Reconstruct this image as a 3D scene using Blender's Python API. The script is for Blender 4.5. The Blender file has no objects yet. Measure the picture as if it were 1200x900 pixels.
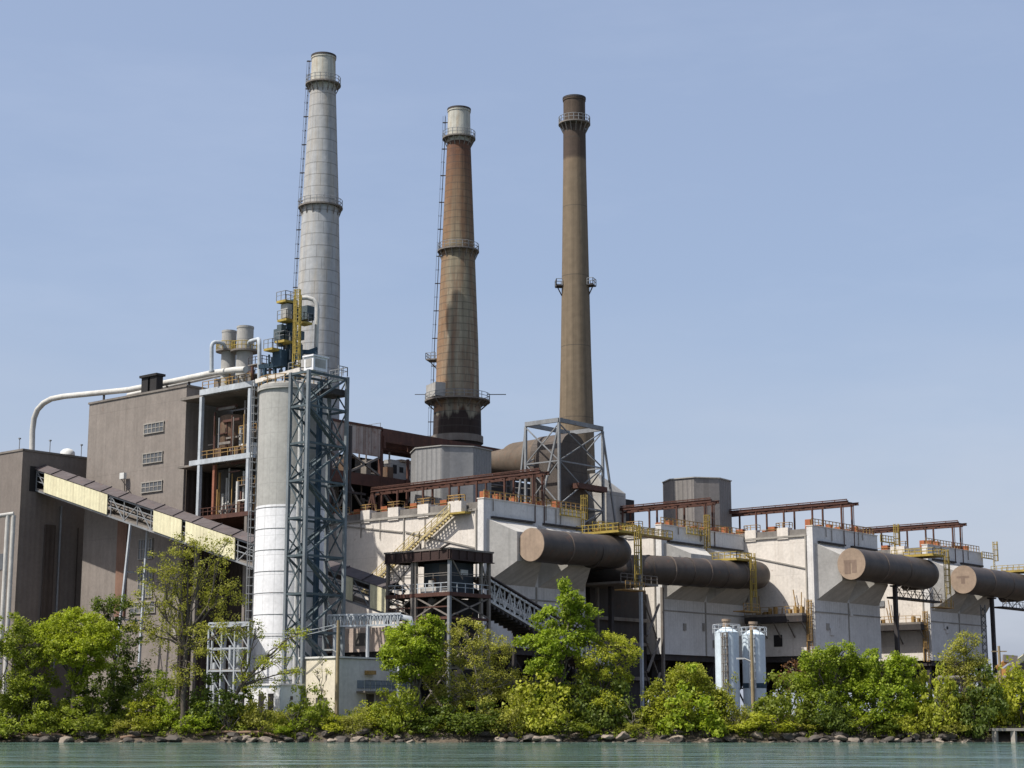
import bpy, math, random
import numpy as np
from mathutils import Vector, Matrix
random.seed(7); RNG = np.random.default_rng(7)
S = bpy.context.scene; COL = S.collection
# ------------------------------------------------------------------ survey
# world axes: +x runs along the river face of the plant, +y away from the river face, z=0 is the water
FPX = 2060.; TILT = math.atan(392/2060.)
CT, ST = math.cos(TILT), math.sin(TILT)
AZ = math.atan(1770/2097.)
R2 = (math.sin(AZ), -math.cos(AZ)); F2 = (math.cos(AZ), math.sin(AZ))
def _ray(px, py):
    x = (px-600)/FPX; y = (450-py)/FPX; fw = CT-ST*y
    return (x*R2[0]+fw*F2[0], x*R2[1]+fw*F2[1], ST+CT*y)
_d = _ray(567, 584); _k = 232/(CT-ST*(450-584)/FPX)
CAM = (-_d[0]*_k, -_d[1]*_k, 2.5)
def P(px, py, a=None, b=None, z=None, F=None):
    """survey point on a known plane: x=a, y=b, z=z or ground distance F"""
    d = _ray(px, py)
    if a is not None: k = (a-CAM[0])/d[0]
    elif b is not None: k = (b-CAM[1])/d[1]
    elif z is not None: k = (z-CAM[2])/d[2]
    else: k = F/(d[0]*F2[0]+d[1]*F2[1])
    return Vector((CAM[0]+k*d[0], CAM[1]+k*d[1], CAM[2]+k*d[2]))
def RF(r, F, z=0):
    """point at r metres right of and F metres ahead of the viewing spot"""
    return Vector((CAM[0]+r*R2[0]+F*F2[0], CAM[1]+r*R2[1]+F*F2[1], z))
GZ = 2.8
# ------------------------------------------------------------------ mesh builder
class MB:
    def __init__(s): s.v = []; s.f = []; s.sm = []
    def quad(s, *p):
        n = len(s.v); s.v += [tuple(q) for q in p]; s.f.append(tuple(range(n, n+len(p)))); s.sm.append(False); return s
    def hexa(s, p):      # 8 points: bottom ring 0-3, top ring 4-7
        n = len(s.v); s.v += [tuple(q) for q in p]
        for q in ((3,2,1,0),(4,5,6,7),(0,1,5,4),(1,2,6,5),(2,3,7,6),(3,0,4,7)):
            s.f.append(tuple(n+i for i in q)); s.sm.append(False)
        return s
    def box(s, x0, x1, y0, y1, z0, z1):
        return s.hexa([(x0,y0,z0),(x1,y0,z0),(x1,y1,z0),(x0,y1,z0),(x0,y0,z1),(x1,y0,z1),(x1,y1,z1),(x0,y1,z1)])
    def bar(s, p, q, w=.15, w2=None):
        p = Vector(p); q = Vector(q); d = q-p
        if d.length < 1e-5: return s
        d.normalize(); w2 = w2 or w
        up = Vector((0,0,1)) if abs(d.z) < .95 else Vector((1,0,0))
        sd = d.cross(up).normalized()*w/2; u = sd.cross(d).normalized()*w2/2
        return s.hexa([p-sd-u,p+sd-u,q+sd-u,q-sd-u,p-sd+u,p+sd+u,q+sd+u,q-sd+u])
    def tube(s, pts, r, n=12, cap=True, closed=False):
        pts = [Vector(p) for p in pts]; m = len(pts)
        rr = [r]*m if not hasattr(r, '__len__') else list(r)
        base = len(s.v); prev = None
        for i, p in enumerate(pts):
            if closed: d = pts[(i+1) % m]-pts[i-1]
            else: d = pts[min(i+1,m-1)]-pts[max(i-1,0)]
            d.normalize()
            if prev is None:
                a = Vector((0,0,1)) if abs(d.z) < .9 else Vector((1,0,0))
                u = d.cross(a).normalized()
            else:
                u = (prev-d*prev.dot(d)).normalized()
            prev = u; w = d.cross(u)
            for k in range(n):
                t = 2*math.pi*k/n
                s.v.append(tuple(p+(u*math.cos(t)+w*math.sin(t))*rr[i]))
        for i in range(m if closed else m-1):
            j = (i+1) % m
            for k in range(n):
                l = (k+1) % n
                s.f.append((base+i*n+k, base+i*n+l, base+j*n+l, base+j*n+k)); s.sm.append(True)
        if cap and not closed:
            for o_, rev in ((base, True), (base+(m-1)*n, False)):
                q = len(s.v); s.v += [s.v[o_+k] for k in range(n)]
                s.f.append(tuple(q+k for k in (reversed(range(n)) if rev else range(n)))); s.sm.append(False)
        return s
    def lathe(s, c, prof, n=32, cap=True, smooth=True, ph=0):
        base = len(s.v); m = len(prof)
        for r, z in prof:
            for k in range(n):
                t = 2*math.pi*k/n+ph
                s.v.append((c[0]+r*math.cos(t), c[1]+r*math.sin(t), z))
        for i in range(m-1):
            for k in range(n):
                l = (k+1) % n
                s.f.append((base+i*n+k, base+i*n+l, base+(i+1)*n+l, base+(i+1)*n+k)); s.sm.append(smooth)
        if cap:
            for o_, rev in ((base, True), (base+(m-1)*n, False)):
                q = len(s.v); s.v += [s.v[o_+k] for k in range(n)]
                s.f.append(tuple(q+k for k in (reversed(range(n)) if rev else range(n)))); s.sm.append(False)
        return s
    def ring(s, c, r, z, w=.09, n=28, a0=0, a1=2*math.pi):
        cl = abs(a1-a0-2*math.pi) < .01; m = n if cl else n+1
        pts = [(c[0]+r*math.cos(a0+(a1-a0)*k/n), c[1]+r*math.sin(a0+(a1-a0)*k/n), z) for k in range(m)]
        return s.tube(pts, w/2, 5, closed=cl)
    def rail(s, pts, h=1.1, sp=1.6, w=.08, toe=False):
        pts = [Vector(p) for p in pts]; Z = Vector((0,0,1))
        for p, q in zip(pts, pts[1:]):
            L = (q-p).length; n = max(1, round(L/sp))
            for k in range(n+1): s.bar(p.lerp(q, k/n), p.lerp(q, k/n)+Z*h, w)
            s.bar(p+Z*h, q+Z*h, w); s.bar(p+Z*h*.55, q+Z*h*.55, w*.8)
            if toe: s.bar(p+Z*.1, q+Z*.1, w*.6, .2)
        return s
    def build(s, name, mat, parent=None, label=None, kind=None, org=None):
        me = bpy.data.meshes.new(name)
        o = bpy.data.objects.new(name, me); COL.objects.link(o)
        if parent is not None:
            og = ORG[parent.name]; o.parent = parent
        else:
            if org is None:
                xs = [q[0] for q in s.v]; ys = [q[1] for q in s.v]; zs = [q[2] for q in s.v]
                og = Vector(((min(xs)+max(xs))/2, (min(ys)+max(ys))/2, min(zs)))
            else: og = Vector(org)
            o.location = og
        ORG[o.name] = og
        me.from_pydata([(q[0]-og[0], q[1]-og[1], q[2]-og[2]) for q in s.v], [], s.f)
        me.polygons.foreach_set('use_smooth', s.sm)
        me.materials.append(mat); me.update()
        if label: o['label'] = label
        if kind: o['kind'] = kind
        return o
ORG = {}
def split(mb, name, mat, parent):
    par = list(range(len(mb.v))); pos = {}
    for i, q in enumerate(mb.v):
        par[i] = pos.setdefault(tuple(round(c, 4) for c in q), i)
    def fd(i):
        while par[i] != i: par[i] = par[par[i]]; i = par[i]
        return i
    for f in mb.f:
        for k in f[1:]: par[fd(k)] = fd(f[0])
    comp = {}
    for f, sm in zip(mb.f, mb.sm): comp.setdefault(fd(f[0]), []).append((f, sm))
    for fs in comp.values():
        n = MB(); mp = {}
        for f, sm in fs:
            n.f.append(tuple(mp.setdefault(i, len(mp)) for i in f)); n.sm.append(sm)
        n.v = [None]*len(mp)
        for i, j in mp.items(): n.v[j] = mb.v[i]
        n.build(name, mat, parent)
def thing(name, label, cat, loc, group=None):
    o = bpy.data.objects.new(name, None); COL.objects.link(o); o.location = loc
    o.empty_display_size = .5
    ORG[o.name] = Vector(loc); o['label'] = label; o['category'] = cat
    if group: o['group'] = group
    return o
def tag(o, label, cat, group=None):
    o['label'] = label; o['category'] = cat
    if group: o['group'] = group
    return o
def lerp(p, q, t): return Vector(p).lerp(Vector(q), t)
def arc(c, u, v, r, t0, t1, n):
    c = Vector(c); u = Vector(u); v = Vector(v)
    return [c+(u*math.cos(t0+(t1-t0)*i/n)+v*math.sin(t0+(t1-t0)*i/n))*r for i in range(n+1)]
# ------------------------------------------------------------------ materials
class NT:
    def __init__(s, name):
        s.m = bpy.data.materials.new(name); s.m.use_nodes = True
        s.t = s.m.node_tree; s.n = s.t.nodes; s.n.clear()
        s.out = s.n.new('ShaderNodeOutputMaterial'); s.b = s.n.new('ShaderNodeBsdfPrincipled')
        s.t.links.new(s.b.outputs[0], s.out.inputs[0])
    def link(s, a, b): s.t.links.new(a, b)
    def setin(s, i, x):
        if x is None: return
        if isinstance(x, bpy.types.NodeSocket): s.link(x, i)
        else: i.default_value = x
    def math(s, op, a, b=None, c=None, clamp=False):
        n = s.n.new('ShaderNodeMath'); n.operation = op; n.use_clamp = clamp
        s.setin(n.inputs[0], a); s.setin(n.inputs[1], b); s.setin(n.inputs[2], c); return n.outputs[0]
    def mix(s, fac, a, b, mode='MIX'):
        n = s.n.new('ShaderNodeMix'); n.data_type = 'RGBA'; n.blend_type = mode
        s.setin(n.inputs[0], fac)
        for i, x in ((6, a), (7, b)):
            if isinstance(x, tuple): x = (*x[:3], 1)
            s.setin(n.inputs[i], x)
        return n.outputs[2]
    def vec(s, x, y, z):
        n = s.n.new('ShaderNodeCombineXYZ')
        for i, q in enumerate((x, y, z)): s.setin(n.inputs[i], q)
        return n.outputs[0]
    def noise(s, v, scale=1, detail=4, rough=.55, dist=0):
        n = s.n.new('ShaderNodeTexNoise'); s.setin(n.inputs['Vector'], v)
        n.inputs['Scale'].default_value = scale; n.inputs['Detail'].default_value = detail
        n.inputs['Roughness'].default_value = rough; n.inputs['Distortion'].default_value = dist
        return n.outputs[0]
    def ramp(s, f, stops, interp='LINEAR'):
        n = s.n.new('ShaderNodeValToRGB'); s.setin(n.inputs[0], f); e = n.color_ramp.elements
        n.color_ramp.interpolation = interp
        while len(e) < len(stops): e.new(.5)
        for q, (p, c) in zip(e, stops):
            q.position = p; q.color = (c, c, c, 1) if isinstance(c, (int, float)) else (*c, 1)
        return n.outputs[0]
    def coords(s, round_=None):
        """h = running metre along the wall, z = height, p = position"""
        if round_:
            tc = s.n.new('ShaderNodeTexCoord'); sp = s.n.new('ShaderNodeSeparateXYZ'); s.link(tc.outputs['Object'], sp.inputs[0])
            h = s.math('MULTIPLY', s.math('ARCTAN2', sp.outputs[1], sp.outputs[0]), round_); p = tc.outputs['Object']
        else:
            g = s.n.new('ShaderNodeNewGeometry'); sp = s.n.new('ShaderNodeSeparateXYZ'); s.link(g.outputs['Position'], sp.inputs[0])
            h = s.math('ADD', sp.outputs[0], sp.outputs[1]); p = g.outputs['Position']
        return h, sp.outputs[2], p
def streaks(t, h, z, kh=1.2, kz=.06, lo=.42, hi=.68):
    v = t.vec(t.math('MULTIPLY', h, kh), 0, t.math('MULTIPLY', z, kz))
    return t.ramp(t.noise(v, 1, 5, .6), [(lo, 0), (hi, 1)])
def seamline(t, x, period, width):
    f = t.math('FRACT', t.math('DIVIDE', x, period))
    return t.math('LESS_THAN', f, width/period)
def M(name, base, dirt=None, amt=.5, rough=.75, metal=0, corr=None, seam=None, seamdark=.55, rust=0, round_=None, kh=1.2, kz=.06, spec=.3, blotch=.25, rustcol=(.14,.055,.025), corrs=.25, st=(.42,.68)):
    t = NT(name); h, z, p = t.coords(round_)
    dirt = dirt or tuple(c*.5 for c in base)
    c = t.mix(t.math('MULTIPLY', streaks(t, h, z, kh, kz, *st), amt), base, dirt)
    bl = t.ramp(t.noise(p, .35, 5, .6), [(.3, 1-blotch), (.7, 1+blotch*.4)])
    c = t.mix(1, c, bl, 'MULTIPLY')
    fine = t.ramp(t.noise(p, 2.5, 3, .6), [(.3, .9), (.7, 1.06)])
    c = t.mix(1, c, fine, 'MULTIPLY')
    if rust:
        rm = t.ramp(t.noise(p, .9, 6, .7), [(.62-.3*rust, 0), (.72-.2*rust, 1)])
        rs = t.ramp(t.noise(t.vec(t.math('MULTIPLY', h, 2.), 0, t.math('MULTIPLY', z, .12)), 1, 4), [(.4, .25), (.65, 1)])
        c = t.mix(t.math('MULTIPLY', t.math('MULTIPLY', rm, rs), min(1, .5+rust)), c, rustcol)
    if seam:
        sw, sh, wd = seam; k = None
        if sw: k = seamline(t, h, sw, wd)
        if sh:
            k2 = seamline(t, z, sh, wd); k = k2 if k is None else t.math('MAXIMUM', k, k2)
        c = t.mix(t.math('MULTIPLY', k, seamdark), c, tuple(q*.35 for q in base))
    t.link(c, t.b.inputs['Base Color'])
    t.b.inputs['Roughness'].default_value = rough; t.b.inputs['Metallic'].default_value = metal
    t.b.inputs['Specular IOR Level'].default_value = spec
    bh = t.math('MULTIPLY', t.noise(p, 1.1, 3), .05)
    if corr:
        bh = t.math('ADD', bh, t.math('MULTIPLY', t.math('SINE', t.math('MULTIPLY', h, 2*math.pi/corr)), .05*corrs*4))
    bp = t.n.new('ShaderNodeBump'); bp.inputs['Distance'].default_value = 1; bp.inputs['Strength'].default_value = .5
    t.link(bh, bp.inputs['Height']); t.link(bp.outputs[0], t.b.inputs['Normal'])
    return t.m
m_white = M('white_cladding', (.60,.555,.50), (.40,.335,.27), .42, corr=.6, corrs=.06, seam=(6.1, 4.9, .07), seamdark=.25, kh=1.6, kz=.05, rust=.04, blotch=.12, st=(.54,.78))
m_facade = M('facade_cladding', (.585,.57,.55), (.38,.365,.34), .4, corr=.6, corrs=.08, seam=(2.5, 0, .05), seamdark=.2, kh=1.5, kz=.035, blotch=.12, st=(.5,.76), rust=.02)
m_funnel = M('funnel_plate', (.47,.45,.415), (.27,.25,.225), .5, seam=(2.6, 0, .05), seamdark=.2, blotch=.15)
m_tan = M('tan_siding', (.215,.187,.165), (.16,.138,.12), .5, corr=.9, corrs=.12, seam=(4.6, 9.5, .09), seamdark=.22, kh=1.1, kz=.03, blotch=.15, rust=.02)
m_brown = M('brown_siding', (.175,.15,.132), (.135,.115,.10), .4, corr=.9, corrs=.1, kh=.6, kz=.02, blotch=.12)
m_dkbrown = M('dark_siding', (.075,.058,.048), (.035,.028,.025), .5, corr=.9, corrs=.3)
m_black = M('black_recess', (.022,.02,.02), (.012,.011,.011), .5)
m_duct = M('duct_brown', (.072,.057,.046), (.042,.034,.03), .6, rough=.55, seam=(3.1, 0, .1), seamdark=.4, rust=.16, spec=.4, kh=.5, blotch=.35)
m_cap = M('duct_cap_tan', (.30,.225,.165), (.19,.14,.105), .5)
m_rust = M('rusty_steel', (.085,.038,.028), (.045,.024,.019), .6, rust=.25, rustcol=(.15,.06,.03))
m_rustclad = M('rusty_cladding', (.36,.31,.28), (.16,.075,.045), .9, corr=.9, corrs=.3, kh=1.8, kz=.05, rust=.3, seam=(4.2,0,.2))
m_dksteel = M('dark_steel', (.045,.04,.04), (.03,.022,.02), .5, rust=.1)
m_teal = M('teal_steel', (.075,.10,.113), (.05,.062,.068), .5, rust=.06)
m_tealp = M('pale_sunlit_teal_steel', (.165,.185,.20), (.10,.11,.115), .5, rust=.06)  # teal made paler to put sunlight into the tower posts' colour
m_blue = M('blue_teal_paint', (.03,.06,.09), (.022,.042,.06), .5)
m_pgrey = M('pale_steel', (.40,.43,.46), (.25,.26,.27), .4, rust=.06)
m_galv = M('galvanised_steel', (.22,.23,.24), (.14,.135,.13), .4, rough=.6, metal=.1, rust=.08)
m_silver = M('silver_steel', (.55,.55,.54), (.2,.2,.2), .6, rough=.45)
m_yellow = M('yellow_paint', (.36,.27,.06), (.2,.13,.04), .6, rust=.2)
m_yelrust = M('worn_yellow_paint', (.34,.22,.08), (.15,.075,.03), .7, rust=.3)
m_stairy = M('pale_yellow_paint', (.52,.43,.22), (.34,.26,.13), .5)
m_cream = M('cream_panel', (.62,.58,.39), (.40,.34,.22), .55, corr=.7, corrs=.25, kh=1.5, kz=.1, st=(.48,.72), blotch=.15, seam=(3.2,0,.06), seamdark=.3)
m_gallroof = M('gallery_roof', (.095,.08,.08), (.06,.045,.045), .6, seam=(0, 0, 0) and None, rust=.15)
m_octa = M('grey_corrugated', (.235,.235,.235), (.18,.175,.17), .4, corr=.75, corrs=.4, seam=(.75, 0, .16), seamdark=.3, kh=.8, blotch=.1)
m_octb = M('beige_grey_corrugated', (.20,.185,.175), (.145,.135,.125), .4, corr=.75, corrs=.4, seam=(.75, 0, .16), seamdark=.3, kh=.8, blotch=.1)
m_orange = M('orange_motor', (.33,.11,.045), (.2,.07,.035), .5)
m_roofgrey = M('roof_felt', (.19,.175,.16), (.11,.1,.09), .6)
m_silog = M('silo_grey_concrete', (.34,.335,.315), (.26,.25,.23), .4, round_=4.2, seam=(1.05, 3.05, .06), seamdark=.25, kh=.9, kz=.05, blotch=.12)
m_silow = M('silo_white_steel', (.68,.68,.695), (.50,.49,.475), .45, round_=4.2, seam=(1.65, 2.35, .07), seamdark=.4, kh=1.4, kz=.05, st=(.5,.75), blotch=.1)
m_bsilo = M('pale_blue_silo', (.55,.63,.69), (.46,.53,.58), .4, round_=1.5, rough=.5, blotch=.1)
m_shed = M('pale_shed_wall', (.58,.58,.56), (.42,.42,.40), .45, blotch=.15)
m_shedlit = M('sunlit_shed_wall', (.64,.58,.46), (.5,.44,.34), .4, blotch=.15)  # pump house wall again, with sunlight put into its colour
m_glass = M('dark_window', (.10,.105,.11), (.05,.05,.055), .5, rough=.2, seam=(.9, 0, .12), spec=.5)
m_frame = M('window_frame', (.30,.28,.25), None, .3)
m_conc = M('old_concrete', (.33,.30,.26), (.18,.16,.14), .6)
m_wood = M('weathered_pole', (.28,.22,.13), (.17,.13,.08), .5)
m_drift = M('driftwood', (.22,.14,.09), (.12,.08,.055), .5)
m_bark = M('bark', (.10,.082,.065), (.055,.045,.036), .6)
m_barkp = M('pale_bark', (.20,.175,.145), (.10,.085,.07), .6)
m_rock = M('riprap_rock', (.085,.072,.062), (.04,.036,.032), .7, blotch=.5)
m_rockp = M('pale_rock', (.25,.205,.165), (.14,.115,.095), .6, blotch=.4)
m_pink = M('pinkish_render', (.42,.34,.29), (.3,.24,.2), .5)
m_pipe = M('pale_pipe', (.50,.49,.46), (.36,.34,.31), .4)
m_rvessel = M('rusty_vessel', (.13,.085,.055), (.07,.042,.03), .7, rust=.3)
m_dvessel = M('grey_vessel', (.09,.082,.075), (.05,.045,.04), .5)
m_gstack = M('grey_vent_stack', (.36,.35,.33), (.27,.25,.22), .5, seam=(0, 4.2, .08))
m_machine = M('orange_machine', (.36,.18,.055), (.3,.14,.05), .5)

def chimney_mat(name, H, stops, r, ringp, vper, streak=(.6, .5), rust=0, blotchc=None, wob_=.12, seamk=.5, left=None, bmin=0):
    t = NT(name); h, z, p = t.coords(r)
    zz = t.math('DIVIDE', z, H)
    wob = t.math('MULTIPLY', t.math('SUBTRACT', t.noise(t.vec(t.math('MULTIPLY', h, .5), 0, t.math('MULTIPLY', z, .06)), 1, 4), .5), streak[1]*wob_)
    c = t.ramp(t.math('ADD', zz, wob), stops)
    v = t.vec(t.math('MULTIPLY', h, streak[0]), 0, t.math('MULTIPLY', z, .03))
    c = t.mix(1, c, t.ramp(t.noise(v, 1, 5, .65), [(.3, 1-streak[1]*.75), (.62, 1.05)]), 'MULTIPLY')
    if blotchc:
        c = t.mix(t.ramp(t.noise(t.vec(t.math('MULTIPLY', h, .8), 3.3, t.math('MULTIPLY', z, .11)), 1, 7, .68), [(.45, 0), (.62, blotchc[1])]) if not bmin else t.math('MULTIPLY', t.ramp(t.noise(t.vec(t.math('MULTIPLY', h, .8), 3.3, t.math('MULTIPLY', z, .11)), 1, 7, .68), [(.45, 0), (.62, blotchc[1])]), t.math('GREATER_THAN', zz, bmin)), c, blotchc[0])
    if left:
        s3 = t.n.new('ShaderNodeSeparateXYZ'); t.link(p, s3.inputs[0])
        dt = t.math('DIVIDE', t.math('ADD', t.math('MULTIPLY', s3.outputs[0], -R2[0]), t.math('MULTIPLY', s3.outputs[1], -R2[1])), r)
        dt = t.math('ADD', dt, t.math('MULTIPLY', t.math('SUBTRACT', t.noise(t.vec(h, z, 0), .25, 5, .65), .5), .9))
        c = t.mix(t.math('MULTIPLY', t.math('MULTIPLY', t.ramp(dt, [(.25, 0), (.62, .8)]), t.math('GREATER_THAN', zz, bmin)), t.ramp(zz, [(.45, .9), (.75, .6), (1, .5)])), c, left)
    c = t.mix(1, c, t.ramp(t.noise(p, .9, 4), [(.3, .86), (.7, 1.05)]), 'MULTIPLY')
    k = seamline(t, z, ringp, .16)
    if vper:
        row = t.math('FLOOR', t.math('DIVIDE', z, ringp))
        k = t.math('MAXIMUM', k, seamline(t, t.math('ADD', t.math('ADD', h, 100), t.math('MULTIPLY', row, vper*.31)), vper, .12))
    c = t.mix(t.math('MULTIPLY', k, seamk), c, (.05, .045, .04))
    t.link(c, t.b.inputs['Base Color']); t.b.inputs['Roughness'].default_value = .8; t.b.inputs['Specular IOR Level'].default_value = .2
    bp = t.n.new('ShaderNodeBump'); bp.inputs['Distance'].default_value = 1; bp.inputs['Strength'].default_value = .35
    t.link(t.math('MULTIPLY', t.noise(p, .8, 3), .15), bp.inputs['Height']); t.link(bp.outputs[0], t.b.inputs['Normal'])
    return t.m

def leaf_mat(name, c1, c2, tr=.35):
    t = NT(name)
    g = t.n.new('ShaderNodeNewGeometry'); oi = t.n.new('ShaderNodeObjectInfo')
    c = t.mix(t.ramp(g.outputs['Random Per Island'], [(.1, 0), (.9, 1)]), c1, c2)
    c = t.mix(1, c, t.ramp(t.noise(g.outputs['Position'], .7, 3), [(.3, .6), (.7, 1.15)]), 'MULTIPLY')
    c = t.mix(1, c, t.ramp(oi.outputs['Random'], [(0, (.85,.80,.9)), (.35, (1.12,1.03,.9)), (.6, (.97,.93,1.0)), (1, (1.2,1.08,1.1))]), 'MULTIPLY')
    t.link(c, t.b.inputs['Base Color']); t.b.inputs['Roughness'].default_value = .55; t.b.inputs['Specular IOR Level'].default_value = .25
    tl = t.n.new('ShaderNodeBsdfTranslucent'); t.link(t.mix(1, c, (1.15, 1.2, .6), 'MULTIPLY'), tl.inputs[0])
    mx = t.n.new('ShaderNodeMixShader'); mx.inputs[0].default_value = tr
    t.link(t.b.outputs[0], mx.inputs[1]); t.link(tl.outputs[0], mx.inputs[2]); t.link(mx.outputs[0], t.out.inputs[0])
    return t.m
L_BRIGHT = leaf_mat('bright_yellow_green_leaves', (.30,.385,.02), (.42,.50,.045), .45)
L_GREEN = leaf_mat('fresh_green_leaves', (.215,.31,.02), (.32,.41,.04), .45)
L_OLIVE = leaf_mat('olive_leaves', (.24,.265,.04), (.37,.385,.085), .45)
L_DARK = leaf_mat('dark_green_leaves', (.075,.12,.018), (.14,.19,.03), .42)
L_YEL = leaf_mat('yellow_green_leaves', (.29,.345,.03), (.41,.44,.06), .45)
L_MID = leaf_mat('mid_green_leaves', (.18,.24,.023), (.275,.335,.04), .45)
L_RED = leaf_mat('reddish_brown_leaves', (.12,.06,.03), (.19,.10,.05), .42)

# ------------------------------------------------------------------ setting
BANK = 192.
def setting():
    # ground: one sheet, shoreline to horizon
    rs = [-3500,-900,-300]+[-140+4*i for i in range(71)]+[300,900,3500]
    prof = [(-4,-2.2),(-1.2,-.6),(0,-.05),(.8,.35),(1.8,1.0),(3.2,1.6),(5.5,2.3),(9,2.75),(30,2.8),(150,2.8),(700,2.9),(4200,3)]
    v = []; f = []
    for i, (d, z) in enumerate(prof):
        for r in rs:
            j = (math.sin(r*.21)*.25+math.sin(r*.53+1)*.18) if i < 7 else 0
            v.append(RF(r, BANK+d+j, z+(random.uniform(-.12,.12) if 1 < i < 8 else 0)))
    n = len(rs)
    for i in range(len(prof)-1):
        for k in range(n-1): f.append((i*n+k, i*n+k+1, (i+1)*n+k+1, (i+1)*n+k))
    t = NT('earth_bank'); h, z, p = t.coords()
    c = t.ramp(t.noise(p, .6, 6, .65), [(.3, (.03,.026,.018)), (.5, (.055,.043,.03)), (.62, (.10,.075,.052)), (.72, (.04,.05,.015))])
    t.link(c, t.b.inputs['Base Color']); t.b.inputs['Roughness'].default_value = .95
    mb = MB(); mb.v = [tuple(q) for q in v]; mb.f = f; mb.sm = [True]*len(f)
    mb.build('ground', t.m, None, kind='structure', org=(0,0,0))
    # water
    t = NT('river_water'); g = t.n.new('ShaderNodeNewGeometry')
    sp = t.n.new('ShaderNodeSeparateXYZ'); t.link(g.outputs['Position'], sp.inputs[0])
    rr = t.math('ADD', t.math('MULTIPLY', sp.outputs[0], R2[0]), t.math('MULTIPLY', sp.outputs[1], R2[1]))
    ff = t.math('ADD', t.math('MULTIPLY', sp.outputs[0], F2[0]), t.math('MULTIPLY', sp.outputs[1], F2[1]))
    def nz(kr, kf, det, dist=0): return t.noise(t.vec(t.math('MULTIPLY', rr, kr), t.math('MULTIPLY', ff, kf), 0), 1, det, .62, dist)
    hgt = t.math('ADD', t.math('MULTIPLY', nz(.45, .8, 4), .16), t.math('ADD', t.math('MULTIPLY', nz(.16, .38, 3, .3), .5), t.math('MULTIPLY', nz(.045, .11, 3, .4), 1.5)))
    bp = t.n.new('ShaderNodeBump'); bp.inputs['Distance'].default_value = 1; bp.inputs['Strength'].default_value = 1
    t.link(hgt, bp.inputs['Height']); t.link(bp.outputs[0], t.b.inputs['Normal'])
    c = t.mix(t.ramp(nz(.06, .09, 5, .5), [(.32, 0), (.68, 1)]), (.05,.10,.075), (.09,.14,.13))  # lighter patches paint in the glints of wind ruffled water
    t.link(c, t.b.inputs['Base Color']); t.b.inputs['Roughness'].default_value = .06; t.b.inputs['IOR'].default_value = 1.33
    mb = MB(); mb.quad(RF(-2500,-400,0), RF(2500,-400,0), RF(2500,BANK+2,0), RF(-2500,BANK+2,0))
    mb.build('river', t.m, None, kind='structure', org=(0,0,0))
setting()
# ------------------------------------------------------------------ chimneys
def fr(xl, xr, y, F): return (P(xr, y, F=F)-P(xl, y, F=F)).length/2
def ring_platform(root, c, ro, ri, z, mat, railmat, brk=True, name='platform'):
    mb = MB(); mb.lathe(c, [(ri, z-.12), (ro, z-.12), (ro, z+.12), (ri, z+.12)], 32, cap=False, smooth=False)
    if brk:
        for k in range(16):
            t = 2*math.pi*k/16; u = Vector((math.cos(t), math.sin(t), 0)); cc = Vector((c[0], c[1], 0))
            mb.bar(cc+u*ri+Vector((0,0,z-1.6)), cc+u*(ro-.15)+Vector((0,0,z-.1)), .14)
    o = mb.build(name, mat, root)
    rb = MB()
    for hh in (.55, 1.1): rb.ring(c, ro-.08, z+.12+hh, .1, 32)
    for k in range(20):
        t = 2*math.pi*k/20; q = Vector((c[0]+(ro-.08)*math.cos(t), c[1]+(ro-.08)*math.sin(t), z+.1)); rb.bar(q, q+Vector((0,0,1.15)), .08)
    rb.build('railing', railmat, o); return o
def prof_r(prof, z):
    for (r0, z0), (r1, z1) in zip(prof, prof[1:]):
        if z0 <= z <= z1: return r0+(r1-r0)*(z-z0)/(z1-z0)
    return prof[-1][0]
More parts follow.
